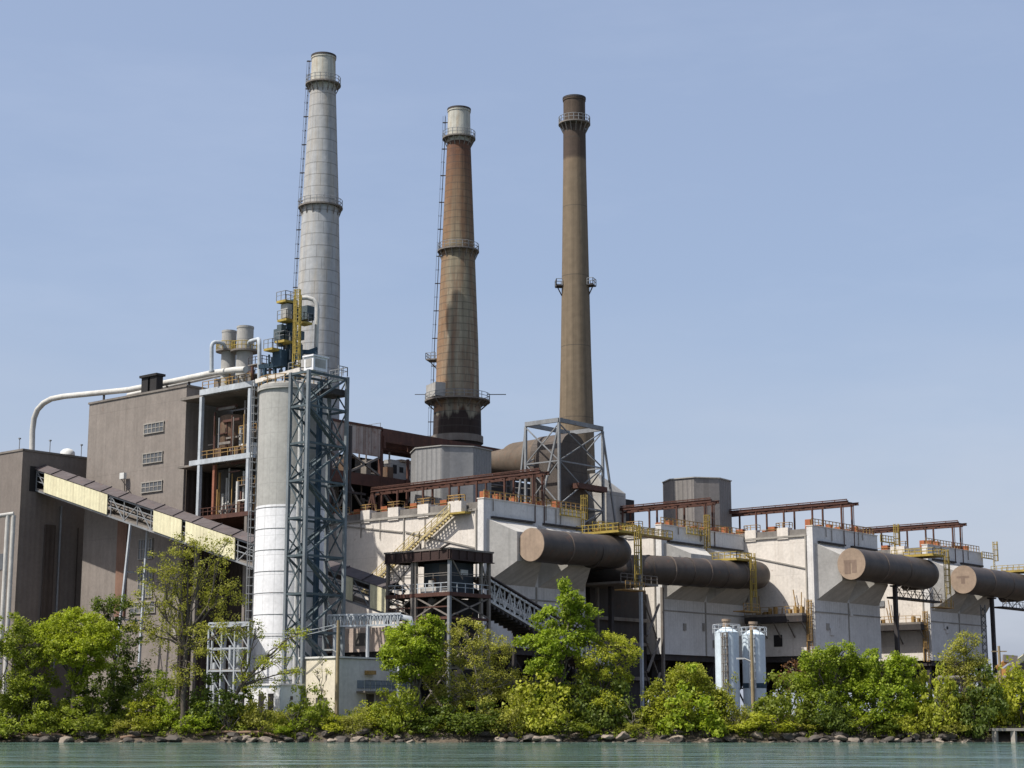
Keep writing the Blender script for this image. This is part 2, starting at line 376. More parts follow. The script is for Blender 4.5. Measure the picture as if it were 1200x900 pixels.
def chimney(label, F, cx, cy, rows, mat, capmat, cap_y, plats, ladder_ang, group):
    c = P(cx, cy, F=F)
    def zz(y): return P(cx, y, F=F).z
    prof = [(fr(xl, xr, y, F), zz(y)) for xl, xr, y in rows]; prof.sort(key=lambda q: q[1])
    prof = [(prof[0][0]*1.06, GZ)]+prof
    root = thing('chimney', label, 'chimney', (c.x, c.y, GZ), group)
    zc = zz(cap_y)
    sh = [q for q in prof if q[1] < zc]; sh.append((prof_r(prof, zc), zc))
    mb = MB(); mb.lathe(c, sh, 48, smooth=True); mb.build('shaft', mat, root)
    top = [(prof_r(prof, zc)*.985, zc)]+[q for q in prof if q[1] > zc]
    rt, zt = top[-1]
    mb = MB(); mb.lathe(c, top+[(rt*1.05, zt+.02), (rt*1.05, zt+.5), (rt*.86, zt+.5), (rt*.84, zt-3)], 48, smooth=False)
    cp = mb.build('cap', capmat, root)
    MB().lathe(c, [(rt*1.07, zt+.3), (rt*1.07, zt+.62), (rt*.85, zt+.62), (rt*.85, zt+.3)], 40, cap=False, smooth=False).build('rim', m_dksteel, cp)
    for y, xl, xr in plats:
        z = zz(y); ring_platform(root, c, fr(xl, xr, y, F), prof_r(prof, z)-.05, z, m_dkplat, m_galv)
    if ladder_ang is not None:
        lb = MB(); ca, sa = math.cos(ladder_ang), math.sin(ladder_ang)
        z = GZ+20
        pts = []
        while z < zt: pts.append((prof_r(prof, z), z)); z += 1.2
        for (r, z), (r2, z2) in zip(pts, pts[1:]):
            for off in (-.28, .28):
                lb.bar((c.x+ca*(r+.45)-sa*off, c.y+sa*(r+.45)+ca*off, z), (c.x+ca*(r2+.45)-sa*off, c.y+sa*(r2+.45)+ca*off, z2), .05)
            lb.bar((c.x+ca*(r+.45)-sa*.28, c.y+sa*(r+.45)+ca*.28, z), (c.x+ca*(r+.45)+sa*.28, c.y+sa*(r+.45)-ca*.28, z), .06)
            lb.bar((c.x+ca*(r+.85), c.y+sa*(r+.85), z), (c.x+ca*(r2+.85), c.y+sa*(r2+.85), z2), .035)
        for i, (r, z) in enumerate(pts):
            if i % 2 == 0: lb.ring((c.x+ca*(r+.6), c.y+sa*(r+.6)), .33, z, .045, 8)
            if i % 4 == 0: lb.bar((c.x+ca*r, c.y+sa*r, z), (c.x+ca*(r+.9), c.y+sa*(r+.9), z), .14)
        lb.build('ladder', m_dksteel, root)
    return root, c, prof, zz
m_dkplat = M('weathered_platform', (.19,.17,.15), (.09,.07,.06), .5, rust=.15)
GC = 'three tall chimneys of the power station'
LEFT = math.atan2(-R2[1], -R2[0])
H1 = 115
mc1 = chimney_mat('pale_grey_chimney', H1, [(0,(.335,.345,.355)),(.55,(.355,.365,.375)),(.8,(.345,.35,.355)),(.95,(.325,.31,.29))], 5, 2.0, 4.2, (.5,.28), blotchc=((.36,.29,.19),.3), seamk=.42)
mcap = chimney_mat('steel_chimney_cap', 10, [(0,(.42,.41,.36)),(.4,(.50,.51,.48)),(1,(.44,.43,.38))], 2.2, 30, None, (1.2,.4), blotchc=((.30,.20,.10),.5))
mcap3 = chimney_mat('dark_brown_chimney_cap', 200, [(0,(.085,.062,.047)),(1,(.09,.066,.049))], 2.2, 30, None, (1.2,.5))
r1, c1, p1, z1 = chimney('tall pale grey chimney with ring seams, leftmost and nearest the lattice tower', 275, 373.7, 337,
    [(344,401.5,600),(349,398.4,337),(354.4,397,242),(364.4,394.2,104),(366.7,394.4,70)], mc1, mcap, 107,
    [(100,359.5,401),(244,348.9,401)], LEFT-.15, GC)
H2 = P(537,126,F=292).z
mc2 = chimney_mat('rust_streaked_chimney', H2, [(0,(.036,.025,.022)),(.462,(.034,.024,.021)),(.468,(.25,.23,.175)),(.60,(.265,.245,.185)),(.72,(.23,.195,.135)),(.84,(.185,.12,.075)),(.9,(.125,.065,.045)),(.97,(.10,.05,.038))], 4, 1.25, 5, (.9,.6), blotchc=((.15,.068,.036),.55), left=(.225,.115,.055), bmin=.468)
r2, c2, p2, z2 = chimney('rust streaked ochre chimney with dark brick foot and wide ring balcony, the middle one', 292, 536.4, 405,
    [(507,565,540),(508,563.5,478),(510.5,562,470),(512.2,560.7,405),(517.8,556,288),(524.4,551.8,167),(525.6,551.6,132)], mc2, mcap, 168,
    [(163,519,558),(295,512,561),(471,498,575)], LEFT-.05, GC)
H3 = P(675,115,F=285).z
mc3 = chimney_mat('tan_brown_chimney', H3, [(0,(.165,.132,.093)),(.84,(.175,.133,.09)),(.868,(.18,.132,.088)),(.872,(.075,.054,.042)),(1,(.08,.058,.044))], 3.3, 12, None, (1.1,.4), wob_=.0)
r3, c3, p3, z3 = chimney('slender tan chimney with a dark brown top, rightmost of the three', 285, 675, 418,
    [(653,699,600),(656,696,490),(657.3,693,418),(658.5,689.5,300),(659,686,193),(660,685.6,119)], mc3, mcap3, 150,
    [(146,654.5,692)], None, GC)
# extras on chimney 2 and 3
def stub_platform(root, c, prof, z, ang, w, dep, name='side_platform', mat=None):
    r = prof_r(prof, z); u = Vector((math.cos(ang), math.sin(ang), 0)); s = Vector((-u.y, u.x, 0)); b = Vector((c.x, c.y, z))
    mb = MB(); mb.bar(b+u*(r-.2), b+u*(r+dep), w, .2); mb.bar(b+u*r-Vector((0,0,1.6)), b+u*(r+dep-.2), .16)
    o = mb.build(name, mat or m_dkplat, root)
    e = [b+u*r-s*w/2, b+u*(r+dep)-s*w/2, b+u*(r+dep)+s*w/2, b+u*r+s*w/2]
    MB().rail(e, 1.1, 1, .08).build('railing', m_galv, o)
stub_platform(r2, c2, p2, z2(421), LEFT-.25, 2.6, 1.7)
for an in (LEFT+.1, LEFT+math.pi-.35): stub_platform(r3, c3, p3, z3(336), an, 1.8, 1.0, mat=m_dksteel)
mb = MB(); zb = z2(468); u = Vector((math.cos(LEFT+.45), math.sin(LEFT+.45), 0)); s = Vector((-u.y, u.x, 0))
q = Vector((c2.x, c2.y, zb))+u*3.9; e4 = (q-u*1-s*2.0, q+u*1-s*2.0, q+u*1+s*2.0, q-u*1+s*2.0)
mb.hexa(list(e4)+[x+Vector((0,0,2.3)) for x in e4])
mb.build('monitor_cabin', m_gstack, r2)
mb = MB(); q = Vector((c2.x, c2.y, z2(465)+.4))
mb.bar(q+Vector((*R2,0))*5.0, q+Vector((*R2,0))*8.2, .12); mb.bar(q-Vector((*R2,0))*5.0, q-Vector((*R2,0))*7.2, .1); mb.build('boom', m_dksteel, r2)
MB().lathe(c2, [(3.95, z2(520)),(4.4, z2(520)),(4.4, z2(512)),(3.95, z2(512))], 32, cap=False, smooth=False).build('base_collar', m_dkplat, r2)

# ------------------------------------------------------------------ precipitator blocks
GB = 'four white elevated precipitator buildings along the river'
def block(label, a0, b0, L, W, zt, zb, stubs=True):
    root = thing('precipitator_building', label, 'industrial building', (a0+W/2, b0+L/2, GZ), GB)
    zr = zt-1.3
    mb = MB(); mb.box(a0, a0+W, b0+1.05, b0+L, zb, zr); mb.build('wall', m_white, root)
    mb = MB(); mb.box(a0-.05, a0+W+.05, b0, b0+1.045, zb-.02, zt); fa = mb.build('front_wall', m_facade, root)
    # trims on the front wall
    tb = MB()
    z1, z2_ = zb+(zt-zb)*.425, zb+(zt-zb)*.335
    tb.box(a0-.1, a0+W+.1, b0-.14, b0-.003, z2_-.09, z2_+.09)
    tb.box(a0+W/2-.14, a0+W/2+.14, b0-.1, b0-.004, zb, z1)
    tb.build('trim', m_frame, fa)
    MB().box(a0-.12, a0+W+.12, b0-.1, b0+1.15, zt+.003, zt+.14).build('coping', m_white, fa)
    # lintels above the two funnels
    lb = MB()
    for k in (0, 1):
        x0 = a0+.9+k*(W/2); lb.box(x0+.5, x0+W/2-1.6, b0-.45, b0-.004, zt-2.5, zt-2.25)
    split(lb, 'lintel', m_dksteel, fa)
    # inlet funnels
    dz = (zb+(zt-zb)*.675); hr = 1.95
    for k in (0, 1):
        x0 = a0+.55+k*(W/2-.1); x1 = x0+W/2-.85; xm0, xm1 = x0+2.5, x1-2.5; yo = b0-3.2
        zt0, zb0 = zt-2.6, z1
        f = MB(); y0 = b0-.004
        A = [(x0,y0,zb0),(x1,y0,zb0),(x1,y0,zt0),(x0,y0,zt0)]; B = [(xm0,yo,dz-hr),(xm1,yo,dz-hr),(xm1,yo,dz+hr),(xm0,yo,dz+hr)]
        for i in range(4): f.quad(A[i], A[(i+1)%4], B[(i+1)%4], B[i])
        f.quad(*B); f.build('inlet_funnel', m_funnel, root)
    # trims on the lit side wall
    sb = MB(); sb.bar((a0-.1, b0+1.25, zb), (a0-.1, b0+1.25, zr), .22)
    for i, bb in enumerate((14.5, 26)): sb.bar((a0-.08, b0+bb, zb), (a0-.08, b0+bb, zr), .18)
    sb.bar((a0-.07, b0+1.4, zr-5.2), (a0-.07, b0+14.2, zr-2.2), .2); sb.bar((a0-.07, b0+14.8, zr-2.2), (a0-.07, b0+26, zr-.6), .18)
    sb.bar((a0-.12, b0+1.1, zr-.1), (a0-.12, b0+L, zr-.1), .22, .3); sb.build('trim', m_frame, root)
    # roof
    rb = MB(); rb.box(a0+.02, a0+W, b0+1.06, b0+L, zr+.003, zr+.2); rb.box(a0+.1, a0+.5, b0+1.06, b0+L, zr+.2, zr+.95)
    rb.build('roof', m_roofgrey, root)
    rnd = random.Random(int(a0)); y = b0+4.3
    while y < b0+L-2:
        w = rnd.choice((1.8, 2.0, 2.7))
        MB().box(a0-.18, a0+1.2, y, y+w, zr-.45, zr+1.35).build('roof_kerb', m_white, root)
        MB().rail([(a0+.9, y-.2, zr+1.35), (a0-.05, y-.2, zr+1.35), (a0-.05, y+w+.2, zr+1.35), (a0+.9, y+w+.2, zr+1.35)], .8, 1.2, .09).build('railing', m_yelrust, root)
        MB().box(a0+.55, a0+1.7, y+w+.9, y+w+2.1, zr+.2, zr+1.75).build('motor_box', m_orange, root)
        if rnd.random() < .6: MB().box(a0+.7, a0+1.3, y+w+2.7, y+w+3.3, zr+.2, zr+1.25).build('motor_box', m_orange, root)
        y += w+rnd.uniform(3.3, 4.0)
    # front roof clutter: rows of motor boxes and worn railing
    x = a0+2
    while x < a0+W-2:
        MB().box(x, x+.9, b0+1.6, b0+2.5, zr+.2, zr+rnd.uniform(1.9,2.7)).build('motor_box', m_orange, root); x += rnd.uniform(2.2, 3.6)
    MB().rail([(a0+.6, b0+.5, zt+.14), (a0+W-.3, b0+.5, zt+.14)], 1.1, 1.1, .1).build('railing', m_yelrust, root)
    MB().rail([(a0+.5, b0+5, zr+.2), (a0+.5, b0+L, zr+.2)], 1.1, 1.8, .07).build('railing', m_yelrust, root)
    r5 = random.Random(int(a0*3)+5)
    for i in range(4):
        x = a0+1.2+r5.random()*(W-3); MB().tube([(x,b0-.16,zt+.1),(x,b0-.16,zt-r5.uniform(1,2.2))],.07,6).build('conduit', m_dkplat, fa)
    for i in range(3):
        x = a0+1.5+r5.random()*(W-4); z_ = zb+r5.uniform(.8,6.5); MB().box(x,x+r5.uniform(.6,1.3),b0-.22,b0-.005,z_,z_+r5.uniform(.8,1.4)).build('hatch', r5.choice((m_funnel,m_frame,m_facade)), fa)
    for i in range(5):
        y_ = b0+3+r5.random()*(L-8); MB().tube([(a0-.14,y_,zr-.3),(a0-.14,y_,zr-r5.uniform(2,9))],.06,6).build('conduit', r5.choice((m_frame,m_yelrust,m_dkplat)), root)
    for i in range(3):
        y_ = b0+3+r5.random()*(L-8); z_ = zb+r5.uniform(2,12); MB().box(a0-.2,a0-.005,y_,y_+r5.uniform(.6,1.2),z_,z_+r5.uniform(.7,1.3)).build('hatch', r5.choice((m_funnel,m_frame,m_galv)), root)
    # steel underneath
    ub = MB(); ub.box(a0+.3, a0+W-.3, b0+.4, b0+L-.3, zb-.9, zb-.025); ub.build('underframe', m_dksteel, root)
    for i in range(4):
        for j in range(3):
            x = a0+1+i*(W-2)/3; yy = b0+1.2+j*(L-2.4)/2
            MB().bar((x, yy, GZ-.3), (x, yy, zb-.9), .55).build('leg', m_dksteel, root)
    bb = MB()
    for j in range(3):
        yy = b0+1.2+j*(L-2.4)/2
        for i in range(3):
            xa, xb = a0+1+i*(W-2)/3, a0+1+(i+1)*(W-2)/3
            bb.bar((xa, yy, GZ+.6), (xb, yy, zb-1.2), .2); bb.bar((xb, yy, GZ+.6), (xa, yy, zb-1.2), .2)
            bb.bar((xa, yy, GZ+4.6), (xb, yy, GZ+4.6), .25)
    bb.build('brace', m_dksteel, root)
    hb = MB()
    for i in range(3):
        for j in range(4):
            xc, yc = a0+3.5+i*7.1, b0+5+j*7
            hb.lathe((xc, yc), [(.4, zb-5), (3.0, zb-.95)], 4, ph=math.pi/4, smooth=False)
    split(hb, 'ash_hopper', m_dksteel, root)
    return root
blk = block('white precipitator building behind the dark transfer house, with a pale yellow side stair', 0, 0, 34, 21.8, 31.2, 11.8)
block('white precipitator building behind the two pale blue silos, crossed by the lower bent duct', 40.5, 0, 30, 22.6, 31.05, 11.9)
block('white precipitator building third from the left, its duct end stained with two squares', 63.3, -12.5, 42, 20.5, 31.9, 12.0)
block('white precipitator building furthest to the right, open sky beyond its end', 101.5, -12.5, 38, 21.3, 31.8, 12.2)
# ------------------------------------------------------------------ flue ducts along the front
GD = 'large brown flue ducts along the precipitator fronts'
m_weld = M('pale_weld_band', (.17,.135,.11), (.08,.06,.05), .6, rust=.2)
def capdisc(mb, x, y, z, r):   # flat plate on the duct's left end
    n = 40; mb.tube([(x-.18, y, z), (x-.02, y, z)], r, n)
def duct(label, pts, r, cap=True, rib=None, marks=None):
    root = thing('flue_duct', label, 'flue duct', (pts[0][0], pts[0][1], pts[0][2]-r), GD)
    MB().tube(pts, r, 40).build('duct_shell', m_duct, root)
    if cap:
        mb = MB(); capdisc(mb, *pts[0], r*1.0); cp = mb.build('end_plate', m_cap, root)
        if marks:
            k = MB(); x = pts[0][0]-.2; y, z = pts[0][1], pts[0][2]
            for y0, y1, z0, z1 in marks: k.box(x, x+.015, y+y0, y+y1, z+z0, z+z1)
            k.build('stain_patch', M('end_plate_stain', (.21,.15,.115), None, .4), cp)
    if rib:
        for i, q in enumerate(rib):
            p = Vector(q[0]); d = Vector(q[1]).normalized(); rb = MB().tube([p-d*.1, p+d*.1], r+.06, 40); rb.build('weld_band', m_weld if i % 2 == 0 else m_duct, root)
    return root
yd1 = -5.2; z1d = 25.0
pts = [(3.7, yd1, z1d), (10, yd1, z1d), (16, yd1, z1d+.2), (20.6, yd1, z1d+.35)]+[Vector(q) for q in arc((21.2, yd1+2.7, z1d+.4), (0,-1,0), (1,0,0), 2.7, .1, math.pi/2, 8)]+[(23.9, 9, z1d+.4)]
duct('dark brown flue duct with a tan end plate, on the building behind the transfer house', pts, 2.2, rib=[((10,yd1,z1d),(1,0,0)),((16.5,yd1,z1d),(1,0,0))])
y2 = -4.4; zd2 = 23.75
ctl=[(27.2,7,zd2-.1),(27.4,3.4,zd2-.1),(28.6,.9,zd2-.1),(30.6,-1.0,zd2-.05),(33.4,-2.5,zd2),(36.8,-3.6,zd2),(40.4,-4.3,zd2+.02),(44,-4.75,zd2+.06),(48,-5.0,zd2+.12),(53,-5.1,zd2+.3),(57.6,-5.1,zd2+.6)]
pts=[Vector(q) for q in ctl]+[Vector(q) for q in arc((57.8,-2.1,zd2+.65),(0,-1,0),(1,0,0),3.0,.1,math.pi/2,8)]+[Vector((60.8,-.3,zd2+.65))]
rbs = [(ctl[k], Vector(ctl[k+1])-Vector(ctl[k-1])) for k in (3,4,5,6,7,8,9)]
duct('long brown ribbed duct curving at both ends, hung lower than the others in the middle', pts, 2.1, cap=False, rib=rbs)
y3 = -17.6; z3d = 25.9
def straightduct(label, a0, y, z, r, L, marks):
    pts = [(a0,y,z),(a0+8,y,z),(a0+15,y,z),(a0+L-2.4,y,z-.1)]+[Vector(q) for q in arc((a0+L-2.4, y+2.6, z-.1), (0,-1,0), (1,0,0), 2.6, .1, math.pi/2, 8)]+[(a0+L+.2, y+4.6, z-.1)]
    return duct(label, pts, r, marks=marks, rib=[((a0+7.5,y,z),(1,0,0)),((a0+15,y,z),(1,0,0))])
straightduct('dark brown flue duct whose tan end plate bears two dark square stains', 66.1, y3, z3d, 2.42, 25.5, [(-.9,1.3,.15,.6),(.15,1.2,-1.5,.15),(-.9,-.1,-1.4,.15)])
straightduct('dark brown flue duct with a T-shaped stain on its tan end plate, furthest right', 104.2, y3, 25.75, 2.38, 24.5, [(-1.1,1.2,.25,.6),(-.3,.4,-.7,.25)])
# ------------------------------------------------------------------ monorail frames on the roofs
GM = 'rusty monorail frames on the precipitator roofs'
def monorail(label, a0, a1, b0, b1, z, zr, seed, splay=False):
    root = thing('monorail_frame', label, 'steel frame', ((a0+a1)/2, (b0+b1)/2, zr), GM)
    mb = MB()
    for x in (a0, a1): mb.box(x-.1, x+.1, b0-1.0, b1, z-.5, z-.2); mb.box(x-.2, x+.2, b0-1.0, b1, z-.2, z-.12); mb.box(x-.2, x+.2, b0-1, b1, z-.6, z-.5)
    y = b0-.6
    while y < b1: mb.box(a0, a1, y-.1, y+.1, z-.5, z-.25); y += 2.4
    mb.box((a0+a1)/2-.15, (a0+a1)/2+.15, b0-1, b1, z-.95, z-.68)
    mb.rail([(a0, b0-.8, z-.1), (a0, b1, z-.1)], .22, 2.2, .09)
    mb.build('beam', m_rust, root)
    n = max(2, round((b1-b0)/5.6))
    for i in range(n+1):
        y = b0+.25+(b1-b0-.5)*i/n
        for x in (a0, a1):
            q = MB().bar((x, y, zr+(0 if i else -1.3)), (x, y, z-.6), .24)
            if i == 0: q.bar((x, y-.35, zr-1.3), (x, y-.35, z-.65), .1)
            q.build('leg', m_rust, root)
        bq = MB().bar((a0, y, z-1.2), (a0, min(y+1.6, b1), z-.6), .14)
        bq.build('knee_brace', m_rust, root)
    if splay:
        for dy in (-1.8, 1.8): MB().bar((a0, b1+dy, zr), (a0, b1-.3, z-.6), .3).build('splayed_leg', m_rust, root)
    return root
monorail('rusty monorail frame on the roof in front of the grey octagonal house', 10.6, 12.6, 0, 31.5, 36.2, 30.1, 1, True)
monorail('rusty monorail frame on the roof between the braced steel frame and the beige octagonal house', 52.6, 54.7, 0, 27, 36.1, 29.9, 2)
monorail('rusty monorail frame running out to the corner of the roof, sky behind its legs', 72.9, 76.2, -12.5, 20, 36.8, 30.7, 3)
monorail('rusty monorail frame on the roof furthest to the right', 111.8, 114.8, -12.5, 14, 36.7, 30.6, 4)
# ------------------------------------------------------------------ octagonal houses
GO = 'corrugated octagonal houses behind the roofs'
def octa(label, c, r, z0, z1, mat, cat='octagonal house'):
    root = thing('octagonal_house', label, cat, (c[0], c[1], z0), GO)
    MB().lathe(c, [(r, z0), (r, z1)], 8, smooth=False, ph=math.pi/8+.12).build('wall', mat, root)
    MB().lathe(c, [(r+.18, z1+.003), (r+.18, z1+.16), (.4, z1+.9)], 8, smooth=False, ph=math.pi/8+.12).build('roof', m_gstack, root)
    an = -math.pi/2+.45; u = Vector((math.cos(an), math.sin(an), 0)); s = Vector((-u.y, u.x, 0)); q = Vector((c[0], c[1], z1-1.7))+u*(r*.925+.03)
    MB().bar(q-s*.5, q+s*.5, .12, .9).build('window', m_black, root)
octa('grey corrugated octagonal house between the middle chimney and the roof beam', (19.4, 23.5), 6.2, 30, 41.9, m_octa)
octa('beige grey corrugated octagonal house standing alone right of the braced steel frame', (70.8, 14), 5.75, 30, 41.75, m_octb)
# ------------------------------------------------------------------ boiler house behind
BH = 38
root = thing('boiler_house', 'dark rusty open steel boiler house behind the first white building, below the chimneys', 'industrial building', (40, 50, GZ))
zt = P(410,497,b=BH).z; zl = P(410,530,b=BH).z
x445 = P(446,500,b=BH).x; x410 = P(385,497,b=BH).x
mb = MB(); mb.box(x410, x445, BH-.15, BH+.15, zl, zt); mb.build('rusty_cladding', m_rustclad, root)
MB().box(x410, x445+.2, BH-.3, BH+.3, zt+.003, zt+.35).build('eaves_beam', m_rust, root)
xe = P(585,520,b=BH).x
MB().box(x445+.21, xe, BH-.35, BH+.35, zt-1.9, zt+.2).build('eaves_beam', m_rust, root)
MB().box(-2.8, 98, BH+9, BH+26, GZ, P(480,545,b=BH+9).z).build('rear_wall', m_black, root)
MB().box(-2.8, xe-2, BH+.6, BH+8.9, GZ+9, GZ+9.4).build('floor_slab', m_dksteel, root)
zf = P(410,560,b=BH).z
MB().box(-2.5, xe-1, BH-.25, BH+.25, zf-.9, zf+.9).build('floor_beam', m_rust, root)
MB().box(-2.5, xe-1, BH+.3, BH+8.9, zf-.35, zf).build('floor_slab', m_dksteel, root)
for px in (330, 360, 386, 409, 446, 486, 524, 560):
    x = P(px,540,b=BH).x; MB().bar((x, BH, GZ), (x, BH, zt-.3 if px < 450 else zt-1.9), .55).build('column', m_dksteel if px != 446 else m_rust, root)
    MB().bar((x, BH+8, GZ), (x, BH+8, zt-3), .5).build('column', m_dksteel, root)
bb = MB(); xs = [P(p_,540,b=BH).x for p_ in (386,409,446,486,524,560)]
for xa, xb in zip(xs, xs[1:]):
    if xb < x445+3: bb.bar((xa,BH,zf+.9),(xb,BH,zl),.3); bb.bar((xb,BH,zf+.9),(xa,BH,zl),.3)
    bb.bar((xa,BH,30),(xb,BH,zf-1),.3); bb.bar((xb,BH,30),(xa,BH,zf-1),.3)
bb.build('brace', m_dkplat, root)
# roof framing with the sky between
rb = MB()
for i in range(9):
    x = x445+1+i*(xe-x445-2)/8; rb.box(x-.25, x+.25, BH+.36, BH+9, zt-1.2, zt-.5)
for j in range(1, 4): rb.box(x445+.3, xe, BH+j*2.4-.2, BH+j*2.4+.2, zt-2.2, zt-1.25)
rb.build('roof_beam', m_rust, root)
MB().box(x445+6, x445+13, BH+1.2, BH+3.4, zt-4.3, zt-3.9).build('awning', m_cap, root)
MB().box(x445+9, x445+16, BH+3, BH+8, zt+.25, zt+.55).build('hatch', m_dksteel, root)
MB().rail([(x445+2, BH+2, zt+.2), (x445+2, BH+8, zt+.2), (x445+18, BH+8, zt+.2)], 1.3, 2, .07).build('railing', m_galv, root)
px = P(455,548,b=BH+2)
mb = MB(); mb.box(px.x, px.x+6.5, BH+1.5, BH+3, px.z-2, px.z+1.3); wb = mb.build('pale_cabinet', m_gstack, root)
mk = MB()
for i in range(4): mk.box(px.x+.5+i*1.5, px.x+1.4+i*1.5, BH+1.46, BH+1.497, px.z-.9+.3*(i%2), px.z+.5-.2*(i%3))
split(mk, 'louvre', m_black, wb)
rnd = random.Random(3); pb = MB()
for i in range(26):
    x = rnd.uniform(-1, 60); z = rnd.uniform(31, zf-1.5) if i % 2 else rnd.uniform(zf+1, zt-5); L = rnd.uniform(4, 12)
    pb.tube([(x, BH+rnd.uniform(1,7), z), (x+L, BH+rnd.uniform(1,7), z)], rnd.uniform(.12,.4), 8)
    pb.tube([(x, BH+2, z), (x, BH+2, z+rnd.uniform(2,6))], rnd.uniform(.1,.3), 8)
split(pb, 'pipework', m_dkplat, root)
rnd = random.Random(33)
for i in range(34):
    x = rnd.uniform(-2, 46); z = rnd.uniform(31, zt-2.2); y_ = BH-rnd.uniform(-.8,1.2); L_ = rnd.uniform(2,7)
    d_ = rnd.choice((Vector((L_,0,0)),Vector((0,0,min(L_,zt-1-z))),Vector((L_*.7,0,-L_*.5))))
    MB().bar((x,y_,z),Vector((x,y_,z))+d_,rnd.choice((.15,.22,.35))).build('steel_member', rnd.choice((m_rust,m_dksteel,m_dkplat,m_rust)), root)
for i in range(10):
    x = rnd.uniform(0, 40); z = zf+.9 if i % 2 else 33; w = rnd.uniform(.8,2.2)
    MB().box(x, x+w, BH+.6, BH+2.2, z, z+rnd.uniform(.8,2.6)).build('plant_unit', rnd.choice((m_dvessel,m_rvessel,m_dkplat)), root)
# low rooftop clutter along the rear
cl = MB(); rnd = random.Random(5)
for i in range(26):
    x = rnd.uniform(22, 66); y = rnd.uniform(20, 33); w = rnd.uniform(.8, 2.6); z0 = 24; cl.box(x, x+w, y, y+w, z0, z0+rnd.uniform(6, 11))
split(cl, 'roof_plant', m_dkplat, root)
# ------------------------------------------------------------------ gap between first two buildings: posts, decks, added dark boxes
root = thing('gap_steel_and_dark_box', 'steel posts and decks with black boxes added to darken the gap between the first two white buildings', 'steel structure', (31, 12, GZ))
MB().box(22.4, 39.8, 11, 30, GZ, 24).build('wall', m_black, root)  # black box added so that the gap reads as dark
MB().box(26.5, 40.2, 2.8, 10.9, GZ, 21.3).build('casing', m_dksteel, root)
MB().box(22.2, 40, 6, 34, 24.003, 24.4).build('deck', m_dksteel, root)
for px_, yy in ((751, -5.6), (700, 1), (776, -1.5)):
    x = P(px_,700,b=yy).x; MB().bar((x, yy, GZ-.3), (x, yy, 26 if px_ == 751 else 21.5), .4).build('column', m_pgrey if px_ == 751 else m_dkplat, root)
dz = P(720,683,b=-3).z
MB().box(22.3, 31.2, -5.9, 2.6, dz-.3, dz).build('deck', m_dkplat, root)
MB().rail([(22.4,-5.8,dz),(31.1,-5.8,dz)], 1.1, 1.5, .08).build('railing', m_dkplat, root)
bb = MB()
for z0 in (4, 9, 14): bb.bar((29.6,-5,z0),(37.5,-1.5,z0+5),.28); bb.bar((29.6,-4.5,z0+5),(37,-1.4,z0),.16)
bb.build('brace', m_dkplat, root)
pb = MB()
for z0 in (8, 13, 16.5): pb.box(24, 39.6, 1.9, 2.75, z0, z0+.5)
pb.build('beam', m_dkplat, root)
MB().bar((P(716,700,b=-1).x, -1, GZ), (P(716,700,b=-1).x, -1, dz-.3), .6).build('column', m_dksteel, root)

# right-hand gap platforms (block 2/3 lit wall and block 3/4 gap)
def walkway(label, a, y0, y1, z, seed):
    root = thing('access_walkway', label, 'walkway', (a-1.2, (y0+y1)/2, z-.5), 'rusty walkways on the lit side walls')
    MB().box(a-2.4, a-.13, y0, y1, z-.35, z).build('deck', m_dkplat, root)
    MB().rail([(a-2.3, y0, z), (a-2.3, y1, z)], 1.1, 1.4, .08).build('railing', m_yelrust, root)
    r_ = random.Random(seed); k = MB()
    for i in range(8):
        y = r_.uniform(y0+.3, y1-.8); hh = r_.uniform(.3, 1.2); k.box(a-1.4, a-.7, y, y+r_.uniform(.25,.6), z+.003, z+hh)
    for i in range(7):
        y = r_.uniform(y0, y1); k.tube([(a-.5, y, z-.2), (a-.6, y+r_.uniform(-.6,.6), z+r_.uniform(1,4.2))], .08, 8)
    split(k, 'valve_gear', m_yelrust, root)
    MB().box(a-2.4, a-.13, y0, y1, z-1.3, z-.36).build('beam', m_dksteel, root)
    g = MB()
    for i in range(5): g.bar((a-2.3, y0+.2+i*(y1-y0-.4)/4, z-1.3), (a-.2, y0+.2+i*(y1-y0-.4)/4, z-3.6), .16)
    split(g, 'bracket', m_dkplat, root)
q = P(912,751,a=63.3); b3 = [o for o in bpy.data.objects if o.name.startswith('precipitator_building')][2]
MB().box(63.2, 63.297, q.y-.75, q.y+.75, q.z-.9, q.z+.9).build('window', m_black, b3)
walkway('rusty walkway with valve gear on the lit wall beside the pale blue silos', 63.3, -11.6, -1.2, 18.4, 1)
walkway('rusty walkway with valve gear on the lit wall of the furthest right building', 101.5, -11.8, 6, 18.6, 2)
# steel columns standing beside blocks
def column(label, px, py, yy, z1, mat, w=.5, ladder=False):
    x = P(px, py, b=yy).x
    root = thing('steel_column', label, 'steel column', (x, yy, GZ))
    q = MB().bar((x, yy, GZ-.3), (x, yy, z1), w); q.build('shaft', mat, root)
    g = MB().box(x-w, x+w, yy-w, yy+w, z1+.003, z1+.25); g.build('head_plate', mat, root)
    if ladder:
        k = MB(); 
        for i in range(int((z1-GZ)/1.2)): k.bar((x-1.1, yy+.8, GZ+i*1.2), (x-1.1, yy+1.6, GZ+.9+i*1.2), .12); k.bar((x-1.1, yy+1.6, GZ+i*1.2), (x-1.1, yy+.8, GZ+.9+i*1.2), .12)
        for dy in (.8, 1.6): k.bar((x-1.1, yy+dy, GZ), (x-1.1, yy+dy, z1-1), .18)
        k.build('lattice', m_galv, root)
column('dark steel column holding up the duct between the two right-hand buildings', 1050, 720, -17.2, 23.2, m_dksteel, .6)
column('dark steel column with pale lattice at the far right end of the building row', 1163, 720, -17.4, 23, m_dksteel, .6, True)
